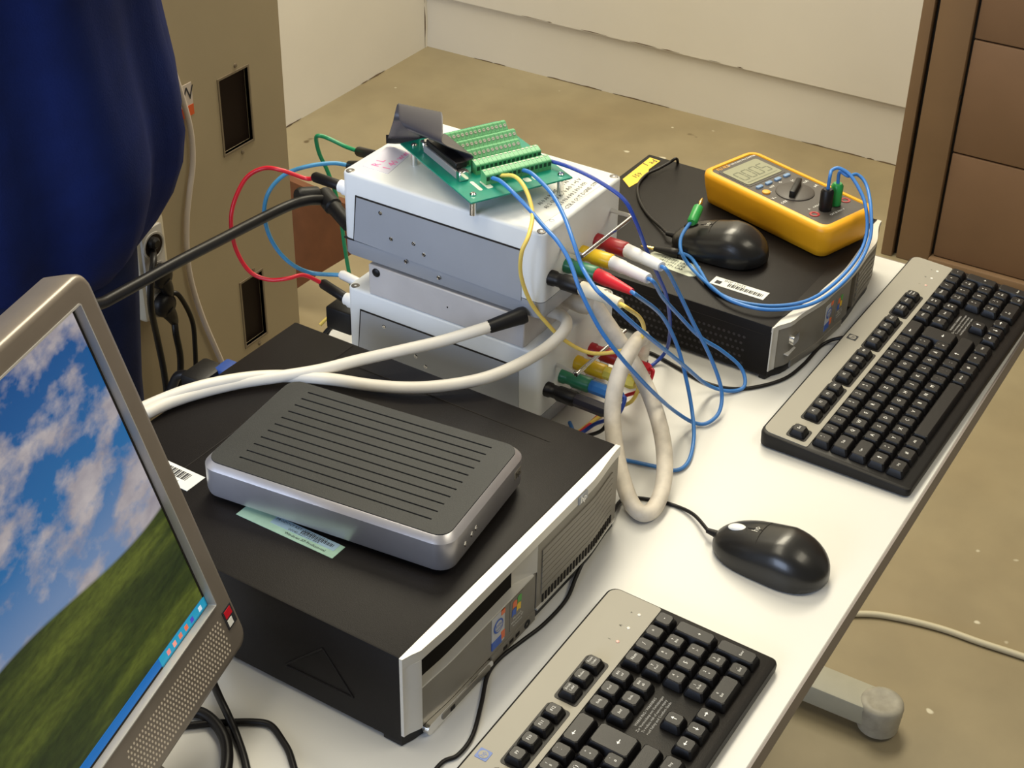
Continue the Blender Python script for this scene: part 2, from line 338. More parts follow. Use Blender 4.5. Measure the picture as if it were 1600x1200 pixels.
# ---------------------------------------------------------------- desk
DX0, DX1, DY1 = -.75, 1.205, .69
m_desk = mat('white_laminate', (.62, .615, .59), .38, noise=.02, nscale=6)
m_edge = mat('desk_edge', (.21, .18, .165), .5); m_leg = mat('desk_leg_grey', (.42, .41, .33), .5, noise=.04)
t = thing('desk', 'white laminate desk with grey edge holding both computers', 'desk', ((DX0+DX1)/2, .35, 0)); TD = Matrix.Translation((-(DX0+DX1)/2, -.35, 0))
def rd(): b = MB(); b.M = TD; return b
rd().box(DX0+.002, DX1-.002, .002, DY1-.002, DZ-.024, DZ, .0012, 1).build('tabletop', m_desk, t)
b = rd(); b.box(DX0, DX1, 0, .0022, DZ-.0245, DZ-.0008); b.box(DX0, DX1, DY1-.0022, DY1, DZ-.0245, DZ-.0008); b.box(DX0, DX0+.0022, 0, DY1, DZ-.0245, DZ-.0008); b.box(DX1-.0022, DX1, 0, DY1, DZ-.0245, DZ-.0008); b.build('edge_band', m_edge, t)
fe = PZ(1378, 1098, -DZ+.052)
for lx in (fe.x, DX0+.06):
    rd().box(lx-.03, lx+.03, .30, .38, .045, DZ-.024, .004).build('leg', m_leg, t)
    f = rd().box(lx-.026, lx+.026, fe.y+.01, .66, .018, .054, .004).build('foot', m_leg, t)
    b = rd(); b.rev((lx, fe.y, .004), (0, 0, 1), [(0, .024), (.004, .030), (.042, .0325), (.049, .0315), (.0525, .028), (.0535, .022), (.0525, .019), (.0530, .010), (.0525, .002)], 24).build('end_cap', mat('end_cap_grey', (.36, .34, .28), .55, noise=.15, nscale=60), f)
    rd().rev((lx, fe.y, 0), (0, 0, 1), [(0, .02), (.006, .02)], 16).build('glide', m_black, f)
    rd().rev((lx, .62, 0), (0, 0, 1), [(0, .02), (.02, .02)], 16).build('glide', m_black, f)
rd().box(DX0+.1, DX1-.1, .31, .34, DZ-.084, DZ-.024).build('crossbar', m_leg, t)
# floor cable
zf = -DZ+.0055
b = MB(); b.tube([PZ(u, v, zf) for u, v in [(1180, 985), (1260, 965), (1345, 959), (1400, 965), (1470, 982), (1530, 1003), (1600, 1026), (1700, 1062)]], .0052, 8, 8)
tag(b.build('floor_cable', mat('cream_cable', (.55, .50, .36), .5)), 'cream cable lying on the floor beside the desk foot', 'cable')
# ================================================================ keyboards
KL, KW = .4512, .1669
def kz(v): return .0115+.0075*(v/KW)         # deck height over the desk at distance v from the front edge
KA = math.atan(.0075/KW); U = .019
KEYM = {}
def key_mesh(w, h):
    k = (round(w, 2), round(h, 2))
    if k not in KEYM:
        b = MB(); W = w*U/2-.0006; H = h*.0197/2-.0006; r = .0016
        def ring(i, z, r, dy=0): return [(x, y+dy, z) for x, y in rrect(-W+i, W-i, -H+i, H-i, r, 1)]
        b.loft([ring(0, 0, r), ring(.0004, .003, r), ring(.0021, .0072, .0018, .0004), ring(.0030, .0079, .0018, .0004)], cap0=False)
        KEYM[k] = b.mesh('key', 25); KEYM[k].materials.append(m_key)
    return KEYM[k]
LEGM = {}
ARW = {'A_up': 90, 'A_dn': -90, 'A_lf': 180, 'A_rt': 0}
def legend_mesh(s):
    if s not in LEGM:
        b = MB()
        if s in ARW:
            a = R(ARW[s]); b.M = Matrix.Rotation(a, 4, 'Z')
            b.add([(-.0026, -.0004, 0), (.0005, -.0004, 0), (.0005, -.0016, 0), (.0028, 0, 0), (.0005, .0016, 0), (.0005, .0004, 0), (-.0026, .0004, 0)], [[0, 1, 2, 3, 4, 5, 6]])
        elif '|' in s:
            for i, q in enumerate(s.split('|')): b.text(q, .0030 if len(q) > 2 else .0036, MT(0, .0022-.0040*i, 0))
        else: b.text(s, .0058 if len(s) == 1 else (.0040 if len(s) < 4 else .0031), MT(0, 0, 0))
        LEGM[s] = b.mesh('legend'); LEGM[s].materials.append(m_white)
    return LEGM[s]
X0 = .0105; XN = X0+15*U+.0058; XP = XN+3*U+.0058
def layout():
    K = []
    def row(r, items):
        x = 0
        for it in items:
            w, s = it if isinstance(it, tuple) else (1, it)
            if s is not None: K.append((X0+(x+w/2)*U, r, w, 1, s))
            x += w
    row(0, ['^|°', '!|1', '"|2', '§|3', '$|4', '%|5', '&|6', '/|7', '(|8', ')|9', '=|0', '?|ß', '`|´', (2, 'A_lf')])
    row(1, [(1.5, 'Tab')]+list('QWERTZUIOPÜ')+['*|+'])
    row(2, [(1.75, 'Caps')]+list('ASDFGHJKLÖÄ')+["'|#"])
    row(3, [(1.25, 'A_up'), '>|<']+list('YXCVBNM')+[';|,', ':|.', '_|-', (2.75, 'A_up')])
    row(4, [(1.25, 'Strg'), (1.25, '#'), (1.25, 'Alt'), (6.25, ' '), (1.25, 'Alt Gr'), (1.25, '#'), (1.25, '='), (1.25, 'Strg')])
    K.append((X0+14.25*U, 1.5, 1.5, 2, 'A_lf'))
    for i, s in enumerate(('Einfg', 'Pos1', 'Bild|auf')): K.append((XN+(i+.5)*U, 0, 1, 1, s))
    for i, s in enumerate(('Entf', 'Ende', 'Bild|ab')): K.append((XN+(i+.5)*U, 1, 1, 1, s))
    K.append((XN+1.5*U, 3, 1, 1, 'A_up'))
    for i, s in enumerate(('A_lf', 'A_dn', 'A_rt')): K.append((XN+(i+.5)*U, 4, 1, 1, s))
    for i, s in enumerate(('Num', '/', '*', '-')): K.append((XP+(i+.5)*U, 0, 1, 1, s))
    for r, q in ((1, ('7|Pos1', '8|^', '9|Bild')), (2, ('4|<', '5', '6|>')), (3, ('1|Ende', '2|v', '3|Bild'))):
        for i, s in enumerate(q): K.append((XP+(i+.5)*U, r, 1, 1, s))
    K.append((XP+3.5*U, 1.5, 1, 2, '+')); K.append((XP+3.5*U, 3.5, 1, 2, 'Enter'))
    K.append((XP+1*U, 4, 2, 1, '0|Einf')); K.append((XP+2.5*U, 4, 1, 1, ',|Entf'))
    return K
LAY = layout()
FK = [(X0+.5*U, 'Esc')]+[(X0+(2.1+i)*U+.0095*0, 'F%d' % (i+1)) for i in range(4)]+[(X0+(6.75+i)*U, 'F%d' % (i+5)) for i in range(4)]+[(X0+(11.4+i)*U, 'F%d' % (i+9)) for i in range(4)]+[(XN+(i+.5)*U, s) for i, s in enumerate(('Druck|S-Abf', 'Rollen', 'Pause|Untbr'))]
FK = [(X0+.5*U, 'Esc')]+[(X0+(2.45+i)*U, 'F%d' % (i+1)) for i in range(4)]+[(X0+(6.85+i)*U, 'F%d' % (i+5)) for i in range(4)]+[(X0+(11.3+i)*U, 'F%d' % (i+9)) for i in range(4)]+FK[-3:]
m_led = mat('led_window', (.75, .72, .66), .3); m_hpblue = mat('logo_blue', (.02, .09, .36), .4)
def keyboard(x, y, a, label, logo_u, logo_mat, group):
    t = thing('keyboard', label, 'keyboard', (x, y, DZ), a, group)
    def ring(i, zf, r): return [(px, py, zf(py)) for px, py in rrect(i, KL-i, i, KW-i, (r, r, .006, .006), 5)]
    MB().loft([ring(.003, lambda v: .0005, .008), ring(.0004, lambda v: .0022, .010), ring(0, lambda v: kz(v)-.004, .010), ring(.0006, lambda v: kz(v)-.0012, .010), ring(.0022, kz, .009)]).build('case', m_black, t)
    s0 = KW-.0532
    b = MB(); P = rrect(.0032, KL-.0032, s0, KW-.0030, (.009, .009, .003, .003), 5)
    sp = b.loft([[(px, py, kz(py)-.0005) for px, py in P], [(px, py, kz(py)+.0008) for px, py in P]]).build('top_strip', m_strip, t)
    for i0, i1 in ((0, 0), (1, 4), (5, 8), (9, 12), (13, 15)):
        ua, ub = FK[i0][0]-U/2-.0012, FK[i1][0]+U/2+.0012; vc = KW-.0368
        P = rrect(ua, ub, vc-.0112, vc+.0108, .003, 3); b = MB()
        b.loft([[(px, py, kz(py)) for px, py in P], [(px, py, kz(py)+.0013) for px, py in P]]).build('key_well', m_black, sp)
    def put(u, v, w, h, s):
        o = bpy.data.objects.new('key', key_mesh(w, h)); COL.objects.link(o); o.parent = t
        o.location = (u, v, kz(v)+.0006); o.rotation_euler = (KA, 0, 0)
        if s.strip():
            q = bpy.data.objects.new('legend', legend_mesh(s)); COL.objects.link(q); q.parent = o
            q.location = (0 if w < 1.6 else -(w/2-.62)*U*(1 if s != '0|Einf' else 1), .0008 if h < 1.5 else -.0040, .00805)
    for u, s in FK: put(u, KW-.0368, .96, .92, s)
    for u, r, w, h, s in LAY: put(u, KW-.0640-r*.0202, w, h*1.02, s)
    for i in range(3):
        u = .3885+.0203*i; v = KW-.0400; b = MB(); b.M = MT(u, v, kz(v)+.0008, rx=KA)
        b.rev((0, 0, 0), (0, 0, 1), [(0, .0017), (.0004, .0016), (.0007, .0006)], 10).build('led', m_led if i else mat('led_pink', (.72, .42, .36), .3), sp)
        b = MB(); b.M = MT(u-.001, v+.0075, kz(v+.0075)+.00095, rx=KA); b.text(('1', 'A', 'v')[i], .0036, MT(0, 0, 0)); b.build('led_symbol', m_ink, sp)
    v = KW-.0118; b = MB(); b.M = MT(logo_u, v, kz(v)+.0008, rx=KA)
    b.prism(rrect(-.0056, .0056, -.0056, .0056, .001, 2), 0, .0003); lg = b.build('logo', logo_mat, sp)
    b = MB(); b.M = MT(logo_u, v, kz(v)+.0012, rx=KA); n = 18
    b.rev((0, 0, 0), (0, 0, 1), [(0, .0042), (.0001, .0042)], n); b.build('logo_disc', m_strip, lg)
    b = MB(); b.M = MT(logo_u, v, kz(v)+.0014, rx=KA); b.text('hp', .0066, MT(0, .0002, 0, 0, 0, 0)); b.build('logo_letters', logo_mat, lg)
    b = MB()
    for i, s in enumerate(('WARNUNG / WARNING', 'Zur Vermeidung von Verletzungen', 'To reduce risk of serious injury', 'read Safety and Comfort Guide')):
        vv = KW-.0640-2*.0202+.006-.0042*i; b.M = MT(XN+1.5*U, vv, kz(vv)+.0003, rx=KA); b.text(s, .0034, MT(0, 0, 0))
    b.build('warning_print', mat('grey_print', (.40, .40, .40), .6), t)
    return t
k1 = keyboard(-.0011, .0289, -.0063, 'black keyboard with silver strip, nearest the camera, cut off by the frame', .2139, m_hpblue, 'desk keyboards')
k2 = keyboard(.7425, .0105, -.0210, 'black keyboard with silver strip, in front of the far small computer', .2263, m_ink, 'desk keyboards')
# ================================================================ desktop computer (near)
def bezel_block(b, F, u0, u1, z0, z1, vb, dv=0, n=16, zb=None):
    top = []; rings = []
    for i in range(n+1):
        u = u0+(u1-u0)*i/n; f = F(u)+dv
        rings.append([(u, vb, z0), (u, f, z0), (u, f, z1), (u, vb, z1)])
    return b.loft(rings)
def interp(tab):
    def f(u):
        if u <= tab[0][0]: return tab[0][1]
        for (a, x), (c, y) in zip(tab[:-1], tab[1:]):
            if u <= c:
                s = (u-a)/(c-a); s = s*s*(3-2*s); return x+(y-x)*s
        return tab[-1][1]
    return f
W1, D1, H1 = .3449, .384, .1004
F1 = interp([(0, -.006), (.020, -.0125), (.06, -.0145), (.28, -.0140), (.3449, -.008)])
pc1 = thing('desktop_computer', 'large black desktop computer with silver front, carrying the small ribbed box', 'computer', (.1998, .2562, DZ), -.0283)
case1 = MB().box(0, W1, -.0035, D1, .004, H1, .0022).build('case', m_case, pc1)
b = MB(); b.box(.312, .3128, .05, .29, H1-.0002, H1+.0003).box(.004, W1-.004, .305, .3058, H1-.0002, H1+.0003).build('cover_seam', m_gap, case1)
b = MB()                                                   # embossed shape on the side panel
for (v0, z0, v1, z1) in ((.045, .03, .075, .07), (.075, .07, .118, .028), (.118, .028, .045, .03)):
    d = Vector((0, v1-v0, z1-z0)); b.tube([(-.0001, v0, z0), (-.0001, v1, z1)], .0009, 6, 1, smooth=False)
b.build('side_emboss', m_case, case1)
for u in (.03, W1-.03):
    for v in (.05, D1-.04): MB().rev((u, v, 0), (0, 0, 1), [(0, .011), (.005, .011)], 14).build('foot', m_black, pc1)
bz = bezel_block(MB(), F1, 0, W1, .0895, H1-.0004, -.003, 0, 40).build('bezel_top_rail', m_silver, pc1, sharp=50)
bezel_block(MB(), F1, 0, .0175, .0135, .0895, -.003, 0, 10).build('bezel_pillar', m_silver, pc1, sharp=50)
bezel_block(MB(), F1, .0003, W1-.0003, .0015, .0135, .0155, .003, 30).build('base_lip', m_black, pc1, sharp=50)
bay = bezel_block(MB(), F1, .0175, .160, .0585, .0895, .0155, .0085, 16).build('drive_bay', m_dkbezel, pc1, sharp=50)
bezel_block(MB(), F1, .0175, .185, .0570, .0588, .0155, .0005, 16).build('panel_edge', m_silver, pc1, sharp=50)
pan = bezel_block(MB(), F1, .0175, .190, .0130, .0570, .0155, .0018, 16).build('lower_panel', m_bezel, pc1, sharp=50)
b = MB(); pk = [(.160, .0150), (.160, -.0040), (.166, -.0055), (.176, -.0088), (.184, -.0120), (.1895, F1(.19)), (.1895, .0150)]
b.loft([[(u, v, .0588) for u, v in pk], [(u, v, .0895) for u, v in pk]]).build('finger_pocket', m_silver, pc1)
gb = bezel_block(MB(), F1, .1912, W1-.0002, .0135, .0892, .0155, .0012, 24).build('grille_panel', m_bezel, pc1, sharp=50)
bezel_block(MB(), F1, .1895, .1912, .0135, .0996, .0155, .004, 2).build('bezel_seam', m_gap, pc1)
for i in range(8):
    z = .0255+.0065*i; bezel_block(MB(), F1, .199, W1-.012, z, z+.0056, .0155, .0002, 20).build('slat', m_bezel, gb, sharp=50)
b = MB()
for i in range(25):
    u = .201+.0055*i; f = F1(u)
    b.box(u, u+.0024, f+.0004, f+.006, .0145, .0235)
b.build('vent_slots', m_gap, gb)
bezel_block(MB(), F1, .1912, W1-.003, .0120, .0140, .0155, -.0004, 20).build('vent_trim', m_silver, gb, sharp=50)
f = F1(.265)-.0012                                            # emblem on the grille
b = MB(); b.box(.258, .2735, f, f+.003, .0885, .0975, .0005, 1); em = b.build('emblem', m_plate, gb)
b = MB(); b.text('hp', .011, MT(.2657, f-.0003, .0932, rx=R(90))); b.build('emblem_letters', m_chrome, em)
# front port flap and ports under the panel
b = MB(); fz = F1(.1)-.001
b.M = Matrix(((1, 0, 0, 0), (0, 0, 1, fz), (0, 1, 0, 0), (0, 0, 0, 1)))
pf = b.prism(rrect(.0200, .1180, .0010, .0125, .0055, 5), 0, .006).build('port_flap', m_chrome, pc1)
b = MB(); b.M = Matrix(((1, 0, 0, 0), (0, 0, 1, fz-.0006), (0, 1, 0, 0), (0, 0, 0, 1)))
b.prism(rrect(.0400, .1130, .0035, .0105, .003, 4), 0, .003).build('flap_inset', m_bezel, pf)
b = MB(); b.box(.052, .058, fz-.0012, fz+.001, .0045, .0085).build('port', m_gap, pf)
bezel_block(MB(), F1, .118, .1895, .0020, .0130, .0155, .0008, 10).build('port_panel', m_bezel, pc1)
for u in (.140, .150, .160): MB().box(u-.003, u+.003, F1(u)+.0004, F1(u)+.003, .0055, .0090).build('port', m_gap, pc1)
MB().rev((.176, F1(.176)+.0012, .0072), (0, -1, 0), [(0, .0045), (.0010, .0045), (.0010, .002), (.0002, .002)], 14).build('audio_jack', m_black, pc1)
m_sblue = mat('sticker_blue', (.03, .11, .50), .4); m_sor = mat('sticker_orange2', (.80, .17, .05), .4); m_sgr = mat('sticker_green', (.08, .38, .05), .4); m_sye = mat('sticker_yellow', (.85, .55, .02), .4)
m_sgrey = mat('sticker_grey', (.52, .53, .55), .4)
def fr(u0, z0, u1, z1, F, d): return MB().box(u0, u1, F((u0+u1)/2)-d, F((u0+u1)/2)+.003, z0, z1)
def front_stickers(par, F, u0, z0, s=1.0, dim=False):
    q = fr(u0, z0, u0+.020*s, z0+.036*s, F, -.0013+0).build('sticker', m_sgrey, par); q['label'] = 'square sticker with blue swirl and orange corners'
    f = F(u0+.01)+.0011
    def disc(u, z, r, m, nm, dd): b = MB(); b.rev((u, f-dd, z), (0, -1, 0), [(0, r), (.0002, r)], 20).build(nm, m, q)
    disc(u0+.010*s, z0+.0225*s, .0075*s, m_sblue, 'sticker_disc', 0); disc(u0+.010*s, z0+.0225*s, .0058*s, m_sgrey, 'sticker_disc', .0003)
    b = MB(); b.text('intel', .0062*s, MT(u0+.010*s, f-.0007, z0+.0245*s, rx=R(90))); b.text('inside', .0052*s, MT(u0+.010*s, f-.0007, z0+.0200*s, rx=R(90))); b.build('sticker_lettering', m_sblue, q)
    fr(u0, z0, u0+.015*s, z0+.009*s, F, -.0009).build('sticker_band', m_sblue, q)
    fr(u0+.0145*s, z0+.003*s, u0+.020*s, z0+.0115*s, F, -.0008).build('sticker_corner', m_sor, q); fr(u0+.0145*s, z0+.031*s, u0+.020*s, z0+.036*s, F, -.0008).build('sticker_corner', m_sor, q)
    u1 = u0+.029*s; w = fr(u1, z0+.0005, u1+.022*s, z0+.035*s, F, -.0013).build('sticker', m_bezel, par); w['label'] = 'grey sticker with a four-coloured waving flag'
    f = F(u1+.01)+.0011; k = 0
    for (a, c, m) in ((.004, .024, m_sor), (.0115, .0255, m_sgr), (.003, .0155, m_sblue), (.0105, .017, m_sye)):
        b = MB(); ww = .0066*s; hh = .0072*s; n = 6; up = [(u1+a*s+ww*i/n, z0+c*s+hh+.0010*math.sin(i/n*math.pi*1.2)) for i in range(n+1)]; dn = [(u1+a*s+ww*i/n-.0006, z0+c*s+.0010*math.sin(i/n*math.pi*1.2)) for i in range(n+1)]
        P = dn+up[::-1]; b.loft([[(x, f, z) for x, z in P], [(x, f-.0002, z) for x, z in P]]).build('flag_pane', m, w)
    b = MB(); b.text('Microsoft', .0034*s, MT(u1+.011*s, f-.0003, z0+.0125*s, rx=R(90))); b.text('Windows XP', .0036*s, MT(u1+.011*s, f-.0003, z0+.0085*s, rx=R(90))); b.text('Professional', .0030*s, MT(u1+.011*s, f-.0003, z0+.0045*s, rx=R(90))); b.build('sticker_lettering', m_white, w)
front_stickers(pan, F1, .1190, .0185, 1.0)
# labels on the lid
m_coa = mat('label_green', (.40, .62, .50), .5, noise=.08, nscale=60); m_coab = mat('label_blue', (.36, .52, .66), .5)
cl = MB().box(.0655, .0835, .115, .222, H1, H1+.0004); 
co = cl.build('licence_label', m_coa, pc1); co['label'] = 'pale green and blue licence label partly under the ribbed box'
MB().box(.0735, .0835, .120, .190, H1+.0003, H1+.0006).build('label_field', m_coab, co)
b = MB()
for i, s in enumerate(('PRODUCT KEY: X8K2M-VJ4TQ', '00045-527-101-884', 'Windows XP Professional')): b.text(s, .0042, MT(.0805-.0055*i, .160-.006*i, H1+.0007, rz=R(-90)))
for i in range(22): b.box(.0765, .0805, .124+.0016*i, .124+.0016*i+.0007*(1+i % 2*.5), H1+.0005, H1+.00065)
b.build('label_print', m_ink, co)
cw = MB().box(.066, .090, .280, .335, H1, H1+.0004).build('asset_label', m_paper, pc1)
b = MB()
for i in range(20): b.box(.076, .086, .292+.0017*i, .2927+.0017*i+.0004*(i % 3), H1+.0003, H1+.00055)
b.text('INV 12041', .0055, MT(.071, .308, H1+.0006, rz=R(-90))); b.build('label_print', m_ink, cw)
# ================================================================ small ribbed box on the computer
HW, HD = .1524, .2494
hd = thing('ribbed_box', 'silver box with black ribbed top lying on the large black computer', 'drive enclosure', (.2960+.0006, .2681+.0012, DZ+H1), .0943)
m_hs = mat('brushed_silver', (.50, .49, .52), .33, metal=.7, noise=.05, nscale=30); m_hd = mat('ribbed_black', (.026, .028, .029), .5, spec=.25, noise=.08, bump=.15, bscale=900)
def hr(i, z, r): return [(x, y, z) for x, y in rrect(i, HW-i, i, HD-i, r, 7)]
sh = MB().loft([hr(.006, .0045, .012), hr(.0015, .0065, .015), hr(0, .011, .017), hr(0, .0352, .017), hr(.0008, .0362, .0165), hr(.0046, .0404, .0135), hr(.0052, .0408, .013), hr(.0060, .0400, .0125)]).build('shell', m_hs, hd, sharp=28)
# top panel with eleven slots: build from strips so every groove is a real gap
b = MB(); n = 11; g0, g1 = .0215, .1345; pit_ = (g1-g0)/(n-1); gw = .0019; y0, y1 = .0275, .2190; zt = .0416; zb_ = .0385
xs = [.0055]+[q for i in range(n) for q in (g0+i*pit_-gw/2, g0+i*pit_+gw/2)]+[HW-.0055]
for i in range(0, len(xs), 2): b.box(xs[i], xs[i+1], y0, y1, zb_, zt)
fo = [(x, y) for x, y in rrect(.0055, HW-.0055, .0055, HD-.0055, .0125, 6)]
def half(lo, hi): return [(x, min(max(y, lo), hi)) for x, y in fo]
def clip(lo, hi):
    P = [(x, y) for x, y in fo if lo <= y <= hi]
    if lo <= .01: return [(HW-.0055, hi), (.0055, hi)]+[p for p in fo if p[1] < hi]
    return [(.0055, lo), (HW-.0055, lo)]+[p for p in fo if p[1] > lo]
b.prism(clip(0, y0), zb_, zt); b.prism(clip(y1, HD), zb_, zt)
tp = b.build('top_panel', m_hd, sh)
for i in range(n): MB().box(g0+i*pit_-gw/2, g0+i*pit_+gw/2, y0, y1, .0383, .0399).build('slot', m_gap, tp)
for u, v in ((.02, .02), (HW-.02, .02), (.02, HD-.02), (HW-.02, HD-.02)): MB().rev((u, v, 0), (0, 0, 1), [(0, .007), (.0065, .008)], 12).build('foot', m_black, hd)
for u, z in ((.030, .019), (.042, .021), (.050, .022)): MB().rev((u, .0006, z), (0, -1, 0), [(0, .0026), (.0009, .0026), (.0012, .0015), (.0006, .001)], 12).build('status_light', m_chrome, hd)
b = MB(); b.box(.125, .138, -.0004, .001, .0205, .0290, .0003, 1); e = b.build('emblem', m_bezel, hd)
b = MB(); b.text('hp', .0095, MT(.1315, -.0007, .0248, rx=R(90))); b.build('emblem_letters', m_chrome, e)
# video plug on the back of the near computer
q = PY(322, 588, .675)
t = thing('video_plug', 'black and blue video plug behind the large black computer', 'plug', q)
MB().box(-.020, .020, -.012, .018, -.010, .008, .004).build('plug_body', m_black, t)
MB().box(.006, .030, -.030, -.004, -.008, .0085, .003).build('connector', mat('connector_blue', (.02, .06, .26), .5), t)
MB().tube([(-.005, .015, 0), (-.010, .035, -.012), (-.012, .05, -.08), (-.01, .06, -.3), (-.02, .07, -.66)], .005, 8, 8).build('cord', m_bcable, t)
# ================================================================ white instrument boxes
BX, BY, BA = .6366, .3796, -.0225; BW, BD, BH = .1563, .2483, .1015
m_pink = mat('pink_marker', (.85, .16, .42), .7); m_lav = mat('lavender_paper', (.62, .60, .70), .6)
def inst_box(z0, label, name='instrument_box'):
    t = thing(name, label, 'instrument box', (BX, BY, DZ+z0), BA)
    lb = .0235; H = BH                             # lid from lb to H, base from .005 to lb
    def ring(i, z, r): return [(x, y, z) for x, y in rrect(i, BW-i, i, BD-i, r, 5)]
    MB().loft([ring(.0015, .004, .007), ring(0, .006, .008), ring(0, lb-.0008, .008)]).build('base', m_plate, t, sharp=50)
    MB().loft([ring(.0008, lb-.001, .008), ring(.0008, lb+.0006, .008)]).build('joint', m_gap, t)
    ld = MB().loft([ring(0, lb, .008), ring(0, H-.0030, .008), ring(.0008, H-.0010, .0072), ring(.0028, H, .006)]).build('lid', m_enc, t, sharp=50)
    # inset grey cover plate on the long side, with the dark slit along its top
    b = MB(); P = [(.0245, lb-.004), (.0260, .0765), (.2285, .0765), (.2340, lb+.001)]
    pl = MB().add([(-.0012, v, z) for v, z in P]+[(.002, v, z) for v, z in P], [[0, 1, 2, 3], [7, 6, 5, 4], [0, 4, 5, 1], [1, 5, 6, 2], [2, 6, 7, 3], [3, 7, 4, 0]]).build('cover_plate', m_plate, t)
    MB().box(-.0009, .002, .0245, .2300, .0765, .0782).build('slit', m_gap, pl); MB().add([(-.0009, .2290, .0782), (-.0009, .2302, .0782), (-.0009, .2352, lb), (-.0009, .2338, lb), (.002, .2290, .0782), (.002, .2302, .0782), (.002, .2352, lb), (.002, .2338, lb)], [[0, 1, 2, 3], [7, 6, 5, 4], [0, 4, 5, 1], [1, 5, 6, 2], [2, 6, 7, 3], [3, 7, 4, 0]]).build('slit', m_gap, pl)
    MB().box(-.0009, .002, .2345, .2475, lb-.0006, lb+.0010).build('slit', m_gap, pl)
    for v, z in ((.1975, .0675), (.1846, .041), (.1558, .0443), (.1431, .0355), (.1662, .0200), (.1246, .0140)):
        MB().rev((-.0011, v, z), (-1, 0, 0), [(0, .0024), (.0006, .0024), (.0008, .0015), (.0003, .001)], 10).build('rivet', m_chrome, pl)
    for u, v in ((.006, .007), (BW-.007, .007), (.006, BD-.008), (BW-.007, BD-.008)):
        b = MB(); b.rev((u, v, H-.0012), (0, 0, 1), [(0, .0048), (.0012, .0048), (.0017, .0036), (.0011, .001)], 12).build('screw', mat('screw_grey', (.13, .12, .11), .4, metal=.5), ld)
    for u, v in ((.017, .017), (BW-.017, .017), (.017, BD-.017), (BW-.017, BD-.017)):
        MB().rev((u, v, 0), (0, 0, 1), [(0, .0085), (.002, .0095), (.0055, .0095)], 16).build('foot', m_white, t)
    # binding posts
    for u, m, c in ((.106, m_dred, 'red'), (.0755, m_yelp, 'yellow'), (.0450, m_green, 'green'), (.0145, m_bcable, 'black')):
        b = MB(); b.rev((u, .001, .0475 if z0 else .052), (0, -1, 0), [(0, .0082), (.006, .0082), (.008, .0070), (.014, .0072), (.016, .0084), (.035, .0084), (.037, .0075)], 12)
        p = b.build('binding_post', m, t); p['label'] = c+' binding post'
    # chrome wire handle
    b = MB(); hq = [(.0345, .002, .0712), (.0210, -.026, .0800), (.0185, -.030, .0812), (.0185, -.0335, .0818), (.022, -.034, .0820), (.112, -.034, .0808), (.1165, -.0335, .0806), (.1180, -.030, .0800), (.1200, -.026, .0790), (.1345, .002, .0700)]
    b.tube(hq, .0022, 8, 4)
    b.build('handle', m_chrome, t)
    for u, z in ((.012, .0755),): MB().rev((u, BD-.001, z), (0, 1, 0), [(0, .0085), (.006, .0085), (.008, .0070), (.012, .0070)], 14).build('output_socket', m_white, t)
    for u, zq in (((.045, .0865), (.068, .0895)) if z0 else ((.045, .0755), (.068, .0755))): MB().rev((u, BD-.001, zq), (0, 1, 0), [(0, .0065), (.005, .0065)], 14).build('output_socket', m_bcable, t)
    return t
ZU = .1386
lo = inst_box(0, 'lower of the two white instrument boxes, standing on the desk')
up = inst_box(ZU, 'upper white instrument box carrying the green terminal board')
sp = thing('metal_spacer', 'bare aluminium box sandwiched between the two white instrument boxes', 'metal box', (BX, BY, DZ+BH), BA)
MB().box(.0005, BW-.012, .021, .2175, 0, ZU-BH, .0012, 1).build('shell', m_alu, sp)
MB().rev((.0006, .207, .0295), (-1, 0, 0), [(0, .005), (.001, .005), (.002, .0035), (.0022, .001)], 14).build('screw', m_black, sp)
MB().rev((.0006, .115, .018), (-1, 0, 0), [(0, .0012), (.0006, .0010)], 8).build('pin', m_chrome, sp)
def bl(u, v, z):            # point in the frame of the boxes (z above the desk) to world
    return Matrix.Translation((BX, BY, DZ)) @ Matrix.Rotation(BA, 4, 'Z') @ Vector((u, v, z))
# printed label and marker label on the upper box
pl = MB().loft([[(x, y, BH) for x, y in ((.016, .014), (.032, .046), (.146, .047), (.135, .007))][::-1], [(x, y, BH+.0003) for x, y in ((.016, .014), (.032, .046), (.146, .047), (.135, .007))][::-1]]).build('printed_label', mat('label_white', (.76, .75, .69), .55), up)
b = MB()
for i, (s, uu) in enumerate((('AI 0 AI 8 GND AI 1 AI 9', .080), ('AI 2 GND AO 0 AO 1 +5 V', .082), ('P0.0 P0.4 P0.1 P0.5 PFI', .085), ('CTR 0 OUT DGND SYNC', .092))):
    b.text(s, .0066, MT(uu+.004, .0395-.0088*i, BH+.0005, rz=R(3)))
b.build('label_print', m_ink, pl)
MB().rev((.030, .010, BH-.0004), (0, 0, 1), [(0, .0028), (.0006, .0028), (.0007, .0022), (.0002, .0018)], 12).build('moulding_mark', m_plate, up)
q = MB().loft([[(x, y, BH) for x, y in ((.0212, .203), (.0210, .236), (.0765, .242), (.0735, .211))], [(x, y, BH+.0003) for x, y in ((.0212, .203), (.0210, .236), (.0765, .242), (.0735, .211))]]).build('marker_label', m_lav, up)
b = MB()
b.text('R L', .013, MT(.0360, .226, BH+.0005, rz=R(8))); b.text('1 40 ww', .013, MT(.050, .2135, BH+.0005, rz=R(6))); b.build('marker_writing', m_pink, q)
